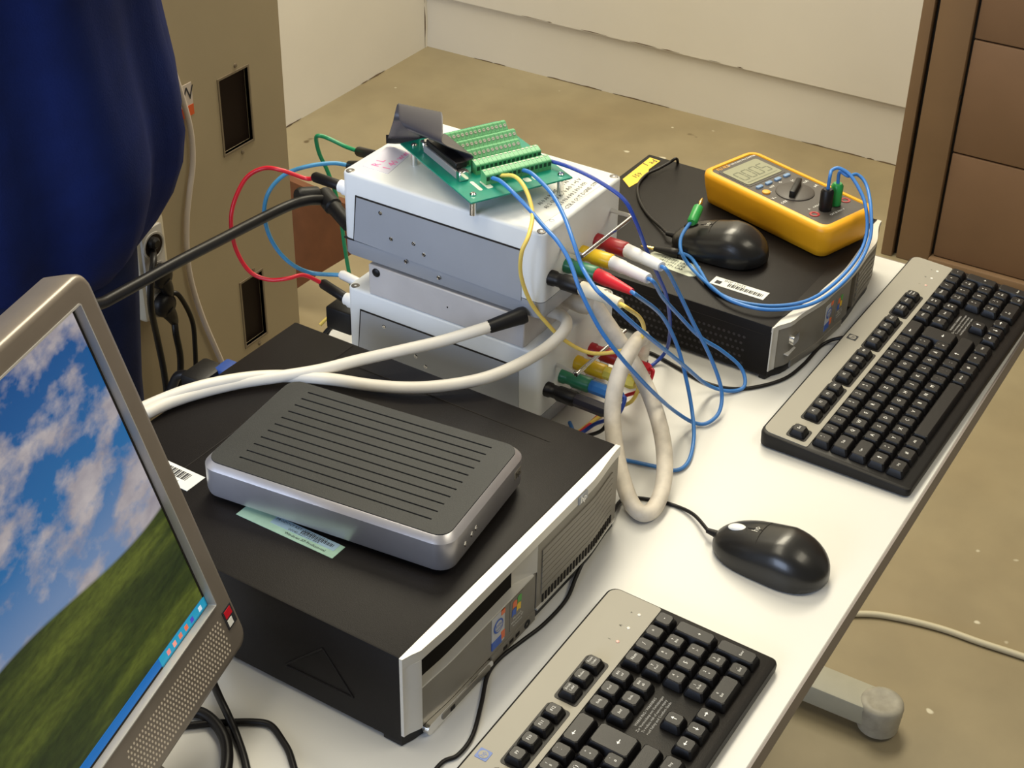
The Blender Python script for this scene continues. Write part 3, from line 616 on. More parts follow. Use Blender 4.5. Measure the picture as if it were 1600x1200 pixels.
# ================================================================ green terminal board on stand-offs
PO = PZ(736, 317, .262); PA = R(-28.5); PW, PD = .117, .152
m_pcb = mat('pcb_green', (.004, .235, .160), .35, noise=.08, nscale=80); m_term = mat('terminal_green', (.10, .37, .155), .45); m_termd = mat('terminal_hole', (.008, .05, .02), .6)
pcb = thing('terminal_board', 'green circuit board with five screw terminal rows on top of the upper white box', 'circuit board', (PO.x, PO.y, DZ+ZU+BH), PA)
ZB = .262-(ZU+BH)
MB().box(0, PW, 0, PD, ZB-.0018, ZB, .0003, 1).build('board', m_pcb, pcb)
for u, v in ((.010, .014), (PW-.008, .010), (.010, PD-.012), (PW-.008, PD-.012)):
    s = MB().rev((u, v, 0), (0, 0, 1), [(0, .0035), (ZB-.0018, .0035)], 10).build('standoff', m_chrome, pcb)
    MB().rev((u, v, ZB), (0, 0, 1), [(0, .0034), (.0012, .0034), (.0024, .0022), (.0022, .0004)], 10).build('screw', m_chrome, s)
TM = {}
def term_meshes(kind):
    if kind not in TM:
        p = .00508; b = MB(); hp = p/2
        prof = [(-.0058, 0), (-.0058, .0100), (-.0050, .0108), (.0010, .0128), (.0040, .0128), (.0052, .0110), (.0052, 0)] if kind == 0 else [(-.0058, 0), (-.0058, .0062), (-.0050, .0070), (.0000, .0130), (.0034, .0130), (.0052, .0110), (.0052, 0)]
        b.loft([[(-hp+.00012, v, z) for v, z in prof], [(hp-.00012, v, z) for v, z in prof]]); m1 = b.mesh('terminal', 20); m1.materials.append(m_term)
        b = MB()
        if kind == 0: b.box(-.0016, .0016, -.0060, -.0050, .0045, .0086)
        else: b.box(-.0014, .0014, -.0060, -.0050, .0012, .0050)
        m2 = b.mesh('wire_hole'); m2.materials.append(m_termd)
        b = MB()
        if kind == 0: b.rev((0, .0018, .0126), (0, 0, 1), [(0, .0015), (.0004, .0015), (.0005, .0010), (.0002, .0002)], 8)
        else: b.rev((0, -.0026, .0098), (0, -.77, .64), [(-.0006, .0019), (.0004, .0019), (.0006, .0014), (.0002, .0002)], 8)
        m3 = b.mesh('clamp_screw'); m3.materials.append(mat('clamp_grey', (.42, .42, .36), .5, metal=.3))
        TM[kind] = (m1, m2, m3)
    return TM[kind]
def brd(X): return Matrix.Rotation(-PA, 3, 'Z') @ (X-Vector((PO.x, PO.y, 0)))
rows = []
for (a, c), n in ((((751, 271), (861, 248)), 15), (((737, 253), (844, 235)), 15), (((723, 242), (811, 222)), 13), (((708, 228), (808, 207)), 14), (((695, 215), (792, 193)), 14)):
    A = brd(PZ(*a, .272)); Cc = brd(PZ(*c, .272)); rows.append(((A.x+Cc.x)/2, (A.y+Cc.y)/2, n))
vv = [r[1] for r in rows]; TERM = []
for ri, (uc, vc, n) in enumerate(rows):
    for i in range(n):
        x = uc+(i-(n-1)/2)*.00508
        mm = term_meshes(0 if ri < 2 else 1); o = bpy.data.objects.new('terminal', mm[0]); COL.objects.link(o); o.parent = pcb; o.location = (x, vc, ZB)
        for nm, me in (('wire_hole', mm[1]), ('clamp_screw', mm[2])):
            q = bpy.data.objects.new(nm, me); COL.objects.link(q); q.parent = o
        if ri == 0: TERM.append(Matrix.Translation(pcb.location) @ Matrix.Rotation(PA, 4, 'Z') @ Vector((x, vc-.0050, ZB+.0065)))
m_silk = mat('silkscreen', (.60, .68, .55), .6)
for u, v, w_, h_ in ((.020, .018, .004, .022), (.029, .018, .007, .018), (.070, .012, .007, .009), (.080, .012, .007, .009)): MB().prism(rrect(u, u+w_, v, v+h_, .002, 3), ZB, ZB+.0002).build('silkscreen_mark', m_silk, pcb)
hdr = MB().box(.0115, .0215, .050, .122, ZB, ZB+.0085, .0006, 1).build('header', mat('header_grey', (.30, .29, .27), .45), pcb)
MB().box(.0140, .0190, .054, .118, ZB+.0080, ZB+.0086).build('pin_slot', m_gap, hdr)
for v in (.047, .125): MB().box(.011, .022, v-.004, v+.004, ZB, ZB+.011, .001, 1).build('latch', m_chrome, hdr)
# ribbon cable: plug plus folded grey ribbon
rb = thing('ribbon_cable', 'wide dark grey ribbon cable curling up from the green terminal board', 'ribbon cable', (PO.x, PO.y, DZ+.262), PA)
MB().box(.0125, .0260, .054, .118, .0088, .0160, .001, 1).build('plug', m_black, rb)
Mb = (Matrix.Translation((PO.x, PO.y, DZ+.262)) @ Matrix.Rotation(PA, 4, 'Z')).inverted()
m_rib = mat('ribbon_grey', (.052, .048, .055), .38)
def W(p): return Mb @ p
Ea = [W(bl(0, 0, 0))*0+Vector((.022, .056, .014))]; Eb = [Vector((.022, .116, .014))]
# edge polylines (near edge, far edge): out of the plug, up, back over the rear of the box and down
pa = [Vector((.024, .056, .0140)), Vector((.034, .058, .0175)), W(PZ(694, 226, .298)), W(PZ(692, 205, .305)), W(PZ(690, 176, .312)), W(PZ(675, 192, .300)), W(PZ(655, 215, .262))]
pb = [Vector((.024, .116, .0140)), Vector((.034, .116, .0175)), W(PZ(650, 208, .292)), W(PZ(626, 190, .302)), W(PZ(622, 162, .310)), W(PZ(614, 190, .292)), W(PZ(606, 216, .250))]
ra, rb_ = spline(pa, 7), spline(pb, 7)
MB().sheet([[a.lerp(c, j/24)+Vector((0, 0, .0003*(j % 2))) for j in range(25)] for a, c in zip(ra, rb_)], .0009).build('ribbon', m_rib, rb)
e0, e1 = ra[-1], rb_[-1]; b = MB(); d = (e1-e0)
b.loft([[e0+Vector((0, 0, .004))-d*.04, e0+Vector((.008, -.006, .004))-d*.04, e0+Vector((.008, -.006, -.006))-d*.04, e0+Vector((0, 0, -.006))-d*.04], [e1+Vector((0, 0, .004))+d*.06, e1+Vector((.008, -.006, .004))+d*.06, e1+Vector((.008, -.006, -.006))+d*.06, e1+Vector((0, 0, -.006))+d*.06]]).build('end_connector', m_black, rb)
# ================================================================ far small computer
W2, D2, H2 = .3027, .3221, .0698
F2 = interp([(0, .002), (.03, -.010), (.10, -.020), (.16, -.023), (.24, -.018), (.3027, -.002)])
pc2 = thing('small_computer', 'small slim black computer with silver curved front, under the yellow multimeter', 'computer', (.864, .2154, DZ), -.0276)
c2 = MB().box(0, W2, .0035, D2, .004, H2, .002).build('case', m_case, pc2)
b = MB().box(-.0004, W2+.0004, .012, D2, H2-.0125, H2-.0118); b.build('cover_seam', m_gap, c2)
bezel_block(MB(), F2, 0, W2, .0630, H2-.0008, .004, 0, 40).build('bezel_top_rail', m_silver, pc2, sharp=50)
bezel_block(MB(), lambda u: min(F2(u)+.012, .0036), .001, W2-.001, .0600, H2-.0001, .005, 0, 40).build('cover_lip', m_case, c2, sharp=50)
bezel_block(MB(), F2, 0, .0090, .0120, .0630, .0035, 0, 10).build('bezel_pillar', m_silver, pc2, sharp=50)
p2 = bezel_block(MB(), F2, .0090, .165, .0120, .0630, .0125, .0015, 24).build('front_panel', m_bezel, pc2, sharp=50)
bezel_block(MB(), F2, .165, .182, .0120, .0630, .0125, .006, 8).build('finger_pocket', m_silver, pc2, sharp=50)
g2 = bezel_block(MB(), F2, .182, W2-.0002, .0120, .0630, .0125, .0010, 24).build('grille_panel', mat('grille_taupe', (.20, .175, .14), .45, metal=.2), pc2, sharp=50)
for i in range(6): bezel_block(MB(), F2, .188, W2-.008, .0180+.007*i, .0220+.007*i, .0125, -.0004, 20).build('slat', m_bezel, g2, sharp=50)
bezel_block(MB(), F2, .0002, W2-.0002, .001, .0120, .0125, .003, 30).build('base_lip', m_black, pc2, sharp=50)
bezel_block(MB(), F2, .035, .150, .0035, .0120, .0125, .0005, 16).build('port_flap', m_bezel, pc2, sharp=50)
f = F2(.03)-.001; b = MB(); b.M = Matrix(((1, 0, 0, 0), (0, 0, 1, f-.002), (0, 1, 0, 0), (0, 0, 0, 1))); b.prism(rrect(.0260, .0420, .0370, .0490, .003, 4), 0, .006).build('power_button', m_chrome, pc2)
MB().box(.020, .040, F2(.03)-.0012, F2(.03)+.004, .0270, .0282).build('slot', m_silver, pc2)
front_stickers(p2, F2, .1020, .0190, .92)
b = MB()
for i in range(30):
    for j in range(5):
        v = .035+.0062*i+(.0031 if j % 2 else 0); z = .012+.0085*j
        b.rev((-.0002, v, z), (1, 0, 0), [(0, .0019), (.0006, .0019)], 6)
vh = b.build('vent_holes', mat('vent_hole', (.016, .013, .018), .5), c2); vh['kind'] = 'stuff'
for u in (.03, W2-.03):
    for v in (.04, D2-.04): MB().rev((u, v, 0), (0, 0, 1), [(0, .010), (.005, .010)], 12).build('foot', m_black, pc2)
m_ylab = mat('yellow_label', (.78, .52, .03), .5)
q = MB().loft([[(x, y, z) for x, y in ((.203, .296), (.218, .314), (.293, .3155), (.292, .2995), (.262, .300), (.245, .293), (.222, .2935))] for z in (H2, H2+.0004)]).build('yellow_label', m_ylab, pc2)
b = MB(); b.text('1 ad', .013, MT(.279, .3078, H2+.0006, rz=R(-15))); b.text('159', .011, MT(.238, .3035, H2+.0006, rz=R(-10))); b.build('marker_writing', m_ink, q)
q = MB().loft([[(x, y, z) for x, y in ((.063, .195), (.075, .190), (.074, .130), (.066, .124), (.050, .124), (.046, .130), (.050, .190))] for z in (H2, H2+.0005)]).build('torn_label', mat('torn_paper', (.52, .55, .44), .7, noise=.2, nscale=60), pc2)
b = MB()
for i in range(3): b.text('0412-771 LAB', .006, MT(.0685-.0065*i, .160, H2+.0007, rz=R(-92)))
b.build('label_print', m_ink, q)
q = MB().box(.0465, .0645, .037, .104, H2, H2+.0004).build('asset_label', m_paper, pc2)
b = MB()
for i in range(24): b.box(.0505, .0575, .041+.0018*i, .0417+.0018*i+.0004*(i % 3), H2+.0003, H2+.00055)
b.text('INV 12055', .006, MT(.0605, .078, H2+.0006, rz=R(-90))); b.box(.050, .057, .0925, .0995, H2+.0003, H2+.0006); b.build('label_print', m_ink, q)
# ================================================================ mice
def mouse(loc, rz, label, wheel_mat, cordpts, r=.0019):
    t = thing('computer_mouse', label, 'mouse', loc, rz, 'computer mice')
    L, Wd = .117, .068; b = MB(); n = 22; rings = []
    def hw(s): return Wd/2*(.70+.30*math.sin(math.pi*min(1, (1-s)*.95+.08)))*(1-max(0, abs(s-.5)*2-.78)**2*9)**.5 if abs(s-.5) < .499 else .002
    def ht(s): return .037*math.sin(math.pi*(.16+.80*(1-s)*.88+.02))**.75 if True else 0
    NS = 26
    for i in range(NS+1):
        s = .5-.5*math.cos(math.pi*i/NS); y = -L/2+L*s; e = max(1e-3, 1-abs(2*s-1)**3.2)**.5
        w_ = Wd/2*e*(1-.10*s); hmax = (.0420-.0185*max(0, s-.38)/.62-.009*max(0, .38-s)/.38*(max(0, .38-s)/.38))*(.35+.65*e); hb = .0015+.006*(1-e)
        ring = []
        for k in range(n+1):
            a = math.pi*k/n; cx, sx = math.cos(a), math.sin(a)
            ring.append((w_*math.copysign(abs(cx)**.72, cx), y, hb+(hmax-hb)*abs(sx)**.72))
        ring += [(-w_*.86, y, hb*.6), (w_*.86, y, hb*.6)]; rings.append(ring)
    body = b.loft(rings).build('body', mat('mouse_black', (.012, .0115, .011), .30, coat=.1), t, sharp=70)
    def top(x, y):
        s = (y+L/2)/L; e = max(1e-3, 1-abs(2*s-1)**3.2)**.5; w_ = Wd/2*e*(1-.10*s); hmax = (.0420-.0185*max(0, s-.38)/.62-.009*max(0, .38-s)/.38*(max(0, .38-s)/.38))*(.35+.65*e); hb = .0015+.006*(1-e)
        c = min(1, abs(x)/w_)**(1/.72); return hb+(hmax-hb)*max(0, 1-c*c)**.36
    b = MB(); b.tube([(0, y, top(0, y)+.00005) for y in (.012, .020, .026)], .0005, 5, 4); b.tube([(x, .011-.006*(x/.031)**2, top(x, .011)+.00005) for x in (-.027, -.018, -.009, 0, .009, .018, .027)], .0005, 5, 4).build('button_seam', m_gap, body)
    b = MB(); b.M = MT(0, .037, top(0, .037)-.0005, rx=R(-16)); Rr = [[(.0052*math.cos(q)*k, .0095*math.sin(q)*k, z) for q in [2*math.pi*i/18 for i in range(18)]] for k, z in ((1, 0), (1, .0010), (.8, .0024), (.4, .0032))]
    b.loft(Rr).build('scroll_wheel', wheel_mat, t)
    b = MB(); b.M = MT(0, .0175, top(0, .0175)+.0004, rx=R(-9)); b.text('hp', .009, MT(0, 0, 0)); b.build('logo', mat('logo_pale', (.55, .54, .50), .4), t)
    b = MB(); b.rev((0, .054, .0085), (0, 1, 0), [(0, .0045), (.006, .0036), (.014, .0026)], 10).build('cord_sleeve', m_bcable, t)
    tip = Matrix.Translation(loc) @ Matrix.Rotation(rz, 4, 'Z') @ Vector((0, .066, .0080))
    b = MB(); b.tube([tip]+cordpts, r, 7, 8).build('cord', m_bcable, t, world=True)
    return t
zc = .0022
mouse((.577, .0895, DZ), R(-3), 'black mouse with pale scroll wheel on the white desk between the keyboards', m_white,
      [PZ(1085, 805, .005), PZ(1060, 792, zc), PZ(1030, 783, zc), PZ(995, 778, zc), PZ(972, 781, zc), PZ(958, 800, .008), PZ(946, 826, .012), PZ(928, 852, .012), PZ(912, 876, .010), PZ(900, 902, .006), PZ(884, 938, zc), PZ(850, 975, zc), PZ(815, 1002, zc), PZ(782, 1028, zc), PZ(762, 1055, zc), PZ(752, 1100, zc), PZ(738, 1150, zc), PZ(715, 1180, zc), PZ(690, 1192, zc), PZ(660, 1230, zc)])
z2 = H2+.0022
mouse((.983, .338, DZ+H2), R(4), 'black mouse lying on the small computer beside the yellow multimeter', m_dkbezel,
      [PZ(1035, 357, z2+.003), PZ(1012, 335, z2), PZ(999, 312, z2), PZ(997, 290, z2), PZ(1010, 273, z2), PZ(1030, 263, z2+.003), PZ(1046, 254, z2+.006), PZ(1056, 248, z2+.010)]+[PZ(1060, 250, z2+.004)+Vector(q) for q in ((.008, .004, -.010), (.014, .008, -.040), (.016, .010, -.066), (.010, .040, -.0735), (-.06, .060, -.0735))], .0019)
b = MB(); b.tube([PZ(u, v, z) for u, v, z in [(1318, 527, .012), (1298, 532, .006), (1280, 543, zc), (1255, 570, zc), (1225, 592, zc), (1180, 605, zc), (1140, 607, zc), (1100, 597, zc), (1060, 575, zc), (1030, 558, zc), (1014, 551, zc), (1008, 553, zc), (1010, 566, zc), (1004, 578, zc), (985, 590, zc), (960, 596, zc)]], .0021, 7, 8)
b.build('cord', m_bcable, k2, world=True)
# ================================================================ yellow multimeter
m_yc = mat('multimeter_yellow', (.86, .40, .012), .42, noise=.03); m_face = mat('multimeter_face', (.055, .047, .042), .5); m_lcd = mat('lcd_grey_green', (.235, .24, .15), .35); m_seg = mat('lcd_segment', (.13, .135, .085), .5)
m_bbtn = mat('button_blue', (.16, .27, .46), .5); m_obtn = mat('button_orange', (.85, .38, .03), .5)
MX, MY, MA = 1.0252, .2267, R(-18.1); MW, ML, MH = .097, .201, .0425
dm = thing('multimeter', 'yellow handheld multimeter with grey display lying on the small computer', 'multimeter', (MX, MY, DZ+H2+.0005), MA)
def mr(i, z, r, zf=0): return [(x, y, z+zf*(y/ML)) for x, y in rrect(i, MW-i, i, ML-i, r, 6)]
body = MB().loft([mr(.010, 0, .010), mr(.006, .002, .012), mr(.0045, .010, .013), mr(.0015, .024, .015), mr(0, .036, .016), mr(.001, .0405, .015), mr(.004, MH, .013), mr(.0085, MH+.0003, .009), mr(.0092, MH-.0015, .0085)]).build('holster', m_yc, dm, sharp=60)
MB().loft([mr(.009, .010, .010), mr(.009, MH-.0012, .009)]).build('face_plate', m_face, dm)
zf = MH-.0011
lcd = MB().prism(rrect(.0175, .0795, .136, .180, .003, 3), zf-.001, zf+.0008).build('display', m_lcd, dm)
MB().prism(rrect(.0145, .0825, .132, .1835, .003, 3), zf-.0012, zf+.0003).build('display_bezel', mat('display_bezel', (.03, .026, .024), .35), dm)
SEG = {'0': 'abcdef', '5': 'afgcd', '.': ''}
def digit(b, x, y, ch, h=.020, w_=.0095, t_=.0017):
    for s in SEG[ch]:
        q = {'a': (0, h, w_, h), 'g': (0, h/2, w_, h/2), 'd': (0, 0, w_, 0), 'f': (0, h/2, 0, h), 'b': (w_, h/2, w_, h), 'e': (0, 0, 0, h/2), 'c': (w_, 0, w_, h/2)}[s]
        if q[1] == q[3]: b.box(x+q[0]+.0008, x+q[2]-.0008, y+q[1]-t_/2, y+q[1]+t_/2, zf+.0007, zf+.0010)
        else: b.box(x+q[0]-t_/2, x+q[0]+t_/2, y+q[1]+.0008, y+q[3]-.0008, zf+.0007, zf+.0010)
b = MB(); 
for i, ch in enumerate('0005'): digit(b, .0235+.0135*i, .147, ch)
b.box(.0485, .0505, .1460, .1480, zf+.0007, zf+.0010); b.box(.022, .075, .1405, .1413, zf+.0007, zf+.0010)
b.build('digits', m_seg, lcd)
b = MB(); b.text('FLUKE', .0075, MT(.0285, .1875, zf+.0003)); b.build('brand_lettering', m_yc, dm)
b = MB(); b.text('87 TRUE RMS MULTIMETER', .0042, MT(.062, .1875, zf+.0003)); b.build('small_lettering', m_white, dm)
for i in range(4): MB().prism(rrect(.0190+.0165*i, .0190+.0165*i+.0105, .1215, .1268, .002, 3), zf-.001, zf+.0022, .0006).build('push_button', m_bbtn, dm)
MB().rev((.0205, .1100, zf-.001), (0, 0, 1), [(0, .0050), (.0025, .0050), (.0032, .0035)], 16).build('push_button', m_obtn, dm)
dial = MB().rev((.0485, .0890, zf-.001), (0, 0, 1), [(0, .0235), (.0020, .0235), (.0030, .0215)], 28).build('rotary_dial', m_face, dm)
b = MB(); b.M = MT(.0485, .0890, zf, rz=R(28)); b.box(-.020, .020, -.0035, .0035, 0, .0105, .0015).build('dial_grip', m_black, dial)
b = MB()
for i, s in enumerate(('OFF', 'V~', 'V=', 'mV', 'Ω', '|<', 'mA', 'µA')):
    a = R(200-30*i); b.text(s if s != 'Ω' else 'O', .0062, MT(.0485+.0325*math.cos(a), .0890+.0285*math.sin(a), zf+.0004))
b.text('CAT III 1000 V', .0042, MT(.048, .0235, zf+.0004)); b.text('A    mA/uA   COM   V', .0048, MT(.048, .0490, zf+.0004)); b.build('dial_lettering', m_white, dm)
for i, (x, m) in enumerate(((.023, m_dred), (.042, m_bcable), (.061, m_bcable), (.079, m_dred))): MB().rev((x, .037, zf-.001), (0, 0, 1), [(0, .0062), (.0016, .0062), (.0016, .0038), (.0004, .0030)], 16).build('input_jack', m, dm)
def dmw(x, y, z): return Matrix.Translation(dm.location) @ Matrix.Rotation(MA, 4, 'Z') @ Vector((x, y, z))
# ---- leads of the multimeter
m_lgreen = mat('plug_green', (.02, .30, .06), .4)
def stack_plug(t, base, axis, m, r=.0052, L=.030, pin=True):
    b = MB(); b.rev(base, axis, [(0, r*.85), (.002, r), (L-.003, r), (L, r*.75)], 10).build('plug_grip', m, t, world=True)
def banana(t, p, d, m, L=.032, r=.0055, pinlen=.020, pinmat=None, taper=.55):
    """plug grip starts at p and runs along d, pin points backwards"""
    p = Vector(p); d = Vector(d).normalized()
    MB().rev(p, d, [(0, r*.85), (.0012, r), (L*.30, r), (L*.34, r*.92), (L*.97, r*taper), (L, r*taper*.9)], 14).build('plug_grip', m, t, world=True)
    if pinlen: MB().rev(p-d*pinlen, d, [(0, .0010), (.0015, .0018), (.004, .0016), (.009, .0022), (.014, .0016), (.016, .0019), (pinlen+.001, .0019)], 10).build('plug_pin', pinmat or m_gold, t, world=True)
    return p+d*L
def lead(name, label, pts, r, m, group=None, cat='cable'):
    """a lead: empty at its first point, wire mesh as a part"""
    t = thing(name, label, cat, Vector(pts[0]), 0, group); MB().tube(pts, r, 8, 8).build('wire', m, t, world=True); return t
ztp = H2
j1 = dmw(.042, .037, MH+.001); j2 = dmw(.061, .038, MH+.001)
A1 = j1+Vector((0, 0, .030)); A2 = j2+Vector((0, 0, .030))
wr = .0021
l1 = lead('test_lead', 'blue test lead from the black plug on the multimeter to a loose black banana plug', [A1-Vector((0, 0, .006)), A1+Vector((.001, 0, .012)), PZ(1300, 266, .158), PZ(1312, 263, .160), PZ(1332, 278, .152), PZ(1352, 320, .130), PZ(1352, 375, .100), PZ(1322, 425, .080), PZ(1270, 466, ztp+.004), PZ(1210, 478, ztp+.003), PZ(1150, 470, ztp+.003), PZ(1112, 450, ztp+.003), PZ(1095, 425, ztp+.003), PZ(1080, 403, ztp+.004), PZ(1066, 396, ztp+.006), PZ(1056, 395, ztp+.006)], wr, m_blue, None, 'test lead')
MB().rev(j1-Vector((0, 0, .004)), (0, 0, 1), [(0, .0070), (.004, .0078), (.026, .0078), (.029, .0055)], 10).build('plug_grip', m_bcable, l1, world=True)
e = PZ(1060, 396, ztp+.0062); banana(l1, e, PZ(1030, 390, ztp+.0062)-e, m_bcable, L=.030, r=.0055, pinlen=0)
dd = (PZ(1030, 390, ztp+.0062)-e).normalized(); MB().rev(e+dd*.030, dd, [(0, .0019), (.008, .0022), (.013, .0016), (.016, .0008)], 10).build('plug_pin', m_gold, l1, world=True)
l2 = lead('test_lead', 'blue test lead from the green plug on the multimeter to a loose green banana plug', [A2-Vector((0, 0, .006)), A2+Vector((.001, 0, .010)), PZ(1325, 275, .152), PZ(1340, 273, .150), PZ(1354, 290, .142), PZ(1361, 330, .128), PZ(1358, 378, .102), PZ(1330, 428, .082), PZ(1275, 472, ztp+.0045), PZ(1205, 484, ztp+.0075), PZ(1145, 471, ztp+.0075), PZ(1108, 445, ztp+.006), PZ(1080, 418, ztp+.006), PZ(1065, 395, ztp+.020), PZ(1064, 372, ztp+.030), PZ(1077, 350, ztp+.041), PZ(1084, 344, ztp+.045)], wr, m_blue, None, 'test lead')
MB().rev(j2-Vector((0, 0, .004)), (0, 0, 1), [(0, .0062), (.004, .0072), (.027, .0072), (.030, .0050)], 10).build('plug_grip', m_lgreen, l2, world=True)
e = PZ(1081, 348, ztp+.043); f_ = PZ(1097, 311, ztp+.050); dd = (f_-e).normalized()
MB().rev(e, dd, [(0, .0042), (.003, .0062), (.030, .0062), (.032, .004)], 10).build('plug_grip', m_lgreen, l2, world=True); MB().rev(e+dd*.032, dd, [(0, .0020), (.004, .0020), (.006, .0014), (.010, .0024), (.015, .0016), (.019, .0008)], 10).build('plug_pin', m_gold, l2, world=True)
# ================================================================ wires of the terminal board
ZP = ZU+.0475
def post(u, z=ZP): return bl(u, -.0350, z)
dirp = (bl(0, -1, 0)-bl(0, 0, 0)).normalized()
def pl_dir(dx, dz): return (dirp+Vector((dx, 0, dz))).normalized()
m_wplug = mat('plug_white', (.80, .79, .76), .35); m_beige_p = mat('plug_ivory', (.72, .65, .50), .45)
P1, P2, P3, P4 = post(.106), post(.0755), post(.0450), post(.0145)
def tip(p, d, L): return p+d*L
d1 = pl_dir(-.40, .13); d2 = pl_dir(-.36, .13); d3 = pl_dir(-.40, .14); d4 = pl_dir(-.30, .14)
T1, T2, T3, T4 = tip(P1, d1, .056), tip(P2, d2, .056), tip(P3, d3, .056), tip(P4, d4, .056)
wt = lead('signal_wire', 'blue wire from the green board looping to the white plug on the red post', [TERM[1]+Vector((.004, .004, 0)), TERM[1], PZ(782, 283, .270), PZ(800, 299, .268), PZ(825, 325, .258), PZ(850, 354, .250), PZ(872, 378, .244), PZ(890, 408, .232), PZ(906, 452, .212), PZ(935, 510, .178), PZ(965, 552, .150), PZ(1000, 592, .112), PZ(1030, 622, .072), PZ(1055, 643, .030), PZ(1083, 660, .006), PZ(1105, 661, .004), PZ(1124, 643, .008), PZ(1127, 608, .025), PZ(1110, 558, .065), PZ(1082, 502, .115), PZ(1058, 452, .160), T1+d1*.008+Vector((0, 0, -.0015)), T1-d1*.003], wr, m_blue)
banana(wt, P1, d1, m_wplug, .056, .0072, 0, None, .78)
wt = lead('signal_wire', 'blue wire from the green board looping to the white plug on the yellow post', [TERM[8]+Vector((.004, .004, 0)), TERM[8], PZ(832, 272, .272), PZ(860, 300, .264), PZ(880, 335, .256), PZ(896, 378, .246), PZ(910, 418, .228), PZ(930, 450, .226), PZ(953, 472, .212), PZ(1000, 515, .168), PZ(1065, 568, .080), PZ(1105, 601, .015), PZ(1140, 611, .004), PZ(1163, 603, .005), PZ(1158, 575, .020), PZ(1128, 548, .045), PZ(1093, 526, .075), PZ(1060, 492, .115), PZ(1036, 465, .155), T2+d2*.008+Vector((0, 0, -.0015)), T2-d2*.003], wr, m_blue)
banana(wt, P2, d2, m_wplug, .056, .0072, 0, None, .78)
wt = lead('signal_wire', 'blue wire from the red plug on the green post down onto the desk', [T3-d3*.003, T3+d3*.008+Vector((0, 0, -.0015)), PZ(1033, 492, .135), PZ(1056, 535, .090), PZ(1070, 583, .055), PZ(1081, 640, .022), PZ(1084, 685, .006), PZ(1075, 722, .003), PZ(1054, 735, .003), PZ(1020, 728, .003), PZ(983, 720, .003), PZ(940, 712, .003), PZ(905, 690, .003), PZ(890, 660, .003)], wr, m_blue)
banana(wt, P3, d3, m_red, .056, .0072, 0, None, .50)
wt = lead('signal_wire', 'yellow wire from the green board hanging down to the ivory plug', [TERM[3]+Vector((.004, .004, 0)), TERM[3], PZ(802, 275, .272), PZ(816, 287, .272), PZ(827, 310, .264), PZ(832, 338, .254), PZ(826, 368, .250), PZ(815, 395, .235), PZ(814, 430, .205), PZ(828, 470, .168), PZ(850, 500, .140), PZ(880, 530, .112), PZ(920, 551, .095), PZ(960, 550, .098), PZ(992, 540, .110), PZ(1006, 518, .125), PZ(1000, 497, .155), T4+d4*.010+Vector((0, 0, -.002)), T4-d4*.003], wr, m_yel)
banana(wt, P4, d4, m_beige_p, .056, .0072, 0, None, .75)
lead('signal_wire', 'dark blue wire from the right end of the green board down to the desk', [TERM[14]+Vector((.002, .004, 0)), TERM[14]+Vector((.006, 0, 0)), PZ(895, 263, .268), PZ(935, 283, .262), PZ(975, 312, .250), PZ(995, 350, .225), PZ(1010, 390, .190), PZ(1028, 430, .150), PZ(1042, 465, .110), PZ(1047, 510, .060), PZ(1042, 545, .020), PZ(1025, 566, .004), PZ(1005, 578, .003), PZ(975, 592, .003)], wr, m_dblue)
# plugs in the lower box
m_bplug = mat('plug_blue', (.02, .16, .48), .4); m_pyel = mat('plug_pale_yellow', (.80, .66, .10), .4); m_navy = mat('plug_navy', (.016, .013, .022), .45)
for u, m, c, dz in ((.106, m_red, 'red', -.1), (.0755, m_pyel, 'pale yellow', -.12), (.0450, m_bplug, 'blue', -.08), (.0145, m_navy, 'black', -.12)):
    p = post(u, .052); d = pl_dir(-.10, .06); end = p+d*.040
    mw = {'red': m_red, 'blue': m_dblue, 'black': m_bcable}.get(c, m_yel)
    q = lead('banana_lead', c+' banana plug with wire in the lower white box', [end-d*.003, end+d*.004, end+d*.006+Vector((-.008, .006, -.018)), bl(u-.012, -.050, .016), bl(u-.020, -.038, .004), bl(u*.4-.020, -.022-.12*u, .003), bl(-.030, -.008-.14*u, .003)], .0021, mw, 'plugs of the lower box')
    b = MB(); old = b; a = d.orthogonal()
    MB().rev(p, d, [(0, .0060), (.0015, .0074), (.036, .0074), (.040, .0055)], 8).build('plug_grip', m, q, world=True)
# ---- leads at the back end
dirb = -dirp
def bpt(u, z, k=0): return bl(u, BD+.006+k, z)
zs = ZU+.0755
def PYl(l): return [PY(u, v, y) for u, v, y in l]
def backplug(t, p, q, m, r=.0055, L=.034):
    d = (Vector(q)-Vector(p)).normalized(); L = (Vector(q)-Vector(p)).length+.004; MB().rev(p, d, [(0, r*.9), (.001, r), (L-.003, r), (L, r*.7)], 12).build('plug_grip', m, t, world=True); return Vector(p)+d*L
yb = .70
s0 = bpt(.012, zs, .004); s1 = bpt(.012, .0755, .004)
g1_ = PY(494, 277, .675); g2_ = PY(506, 444, .675)
t = lead('patch_lead', 'red patch lead looping between the back ends of the two white boxes', [g1_]+PYl([(478, 279, .69), (440, 266, .71), (412, 263, .73), (385, 278, .745), (366, 315, .75), (361, 350, .75), (369, 390, .75), (390, 424, .74), (420, 437, .72), (450, 435, .70), (475, 430, .69)])+[g2_], .0024, m_red)
backplug(t, s0, g1_, m_bcable, .0058, .038); backplug(t, s1, g2_, m_bcable, .0058, .038)
s0 = bpt(.045, zs+.011); s1 = bpt(.045, .0755); g1_ = PY(548, 259, .665); g2_ = PY(536, 430, .665)
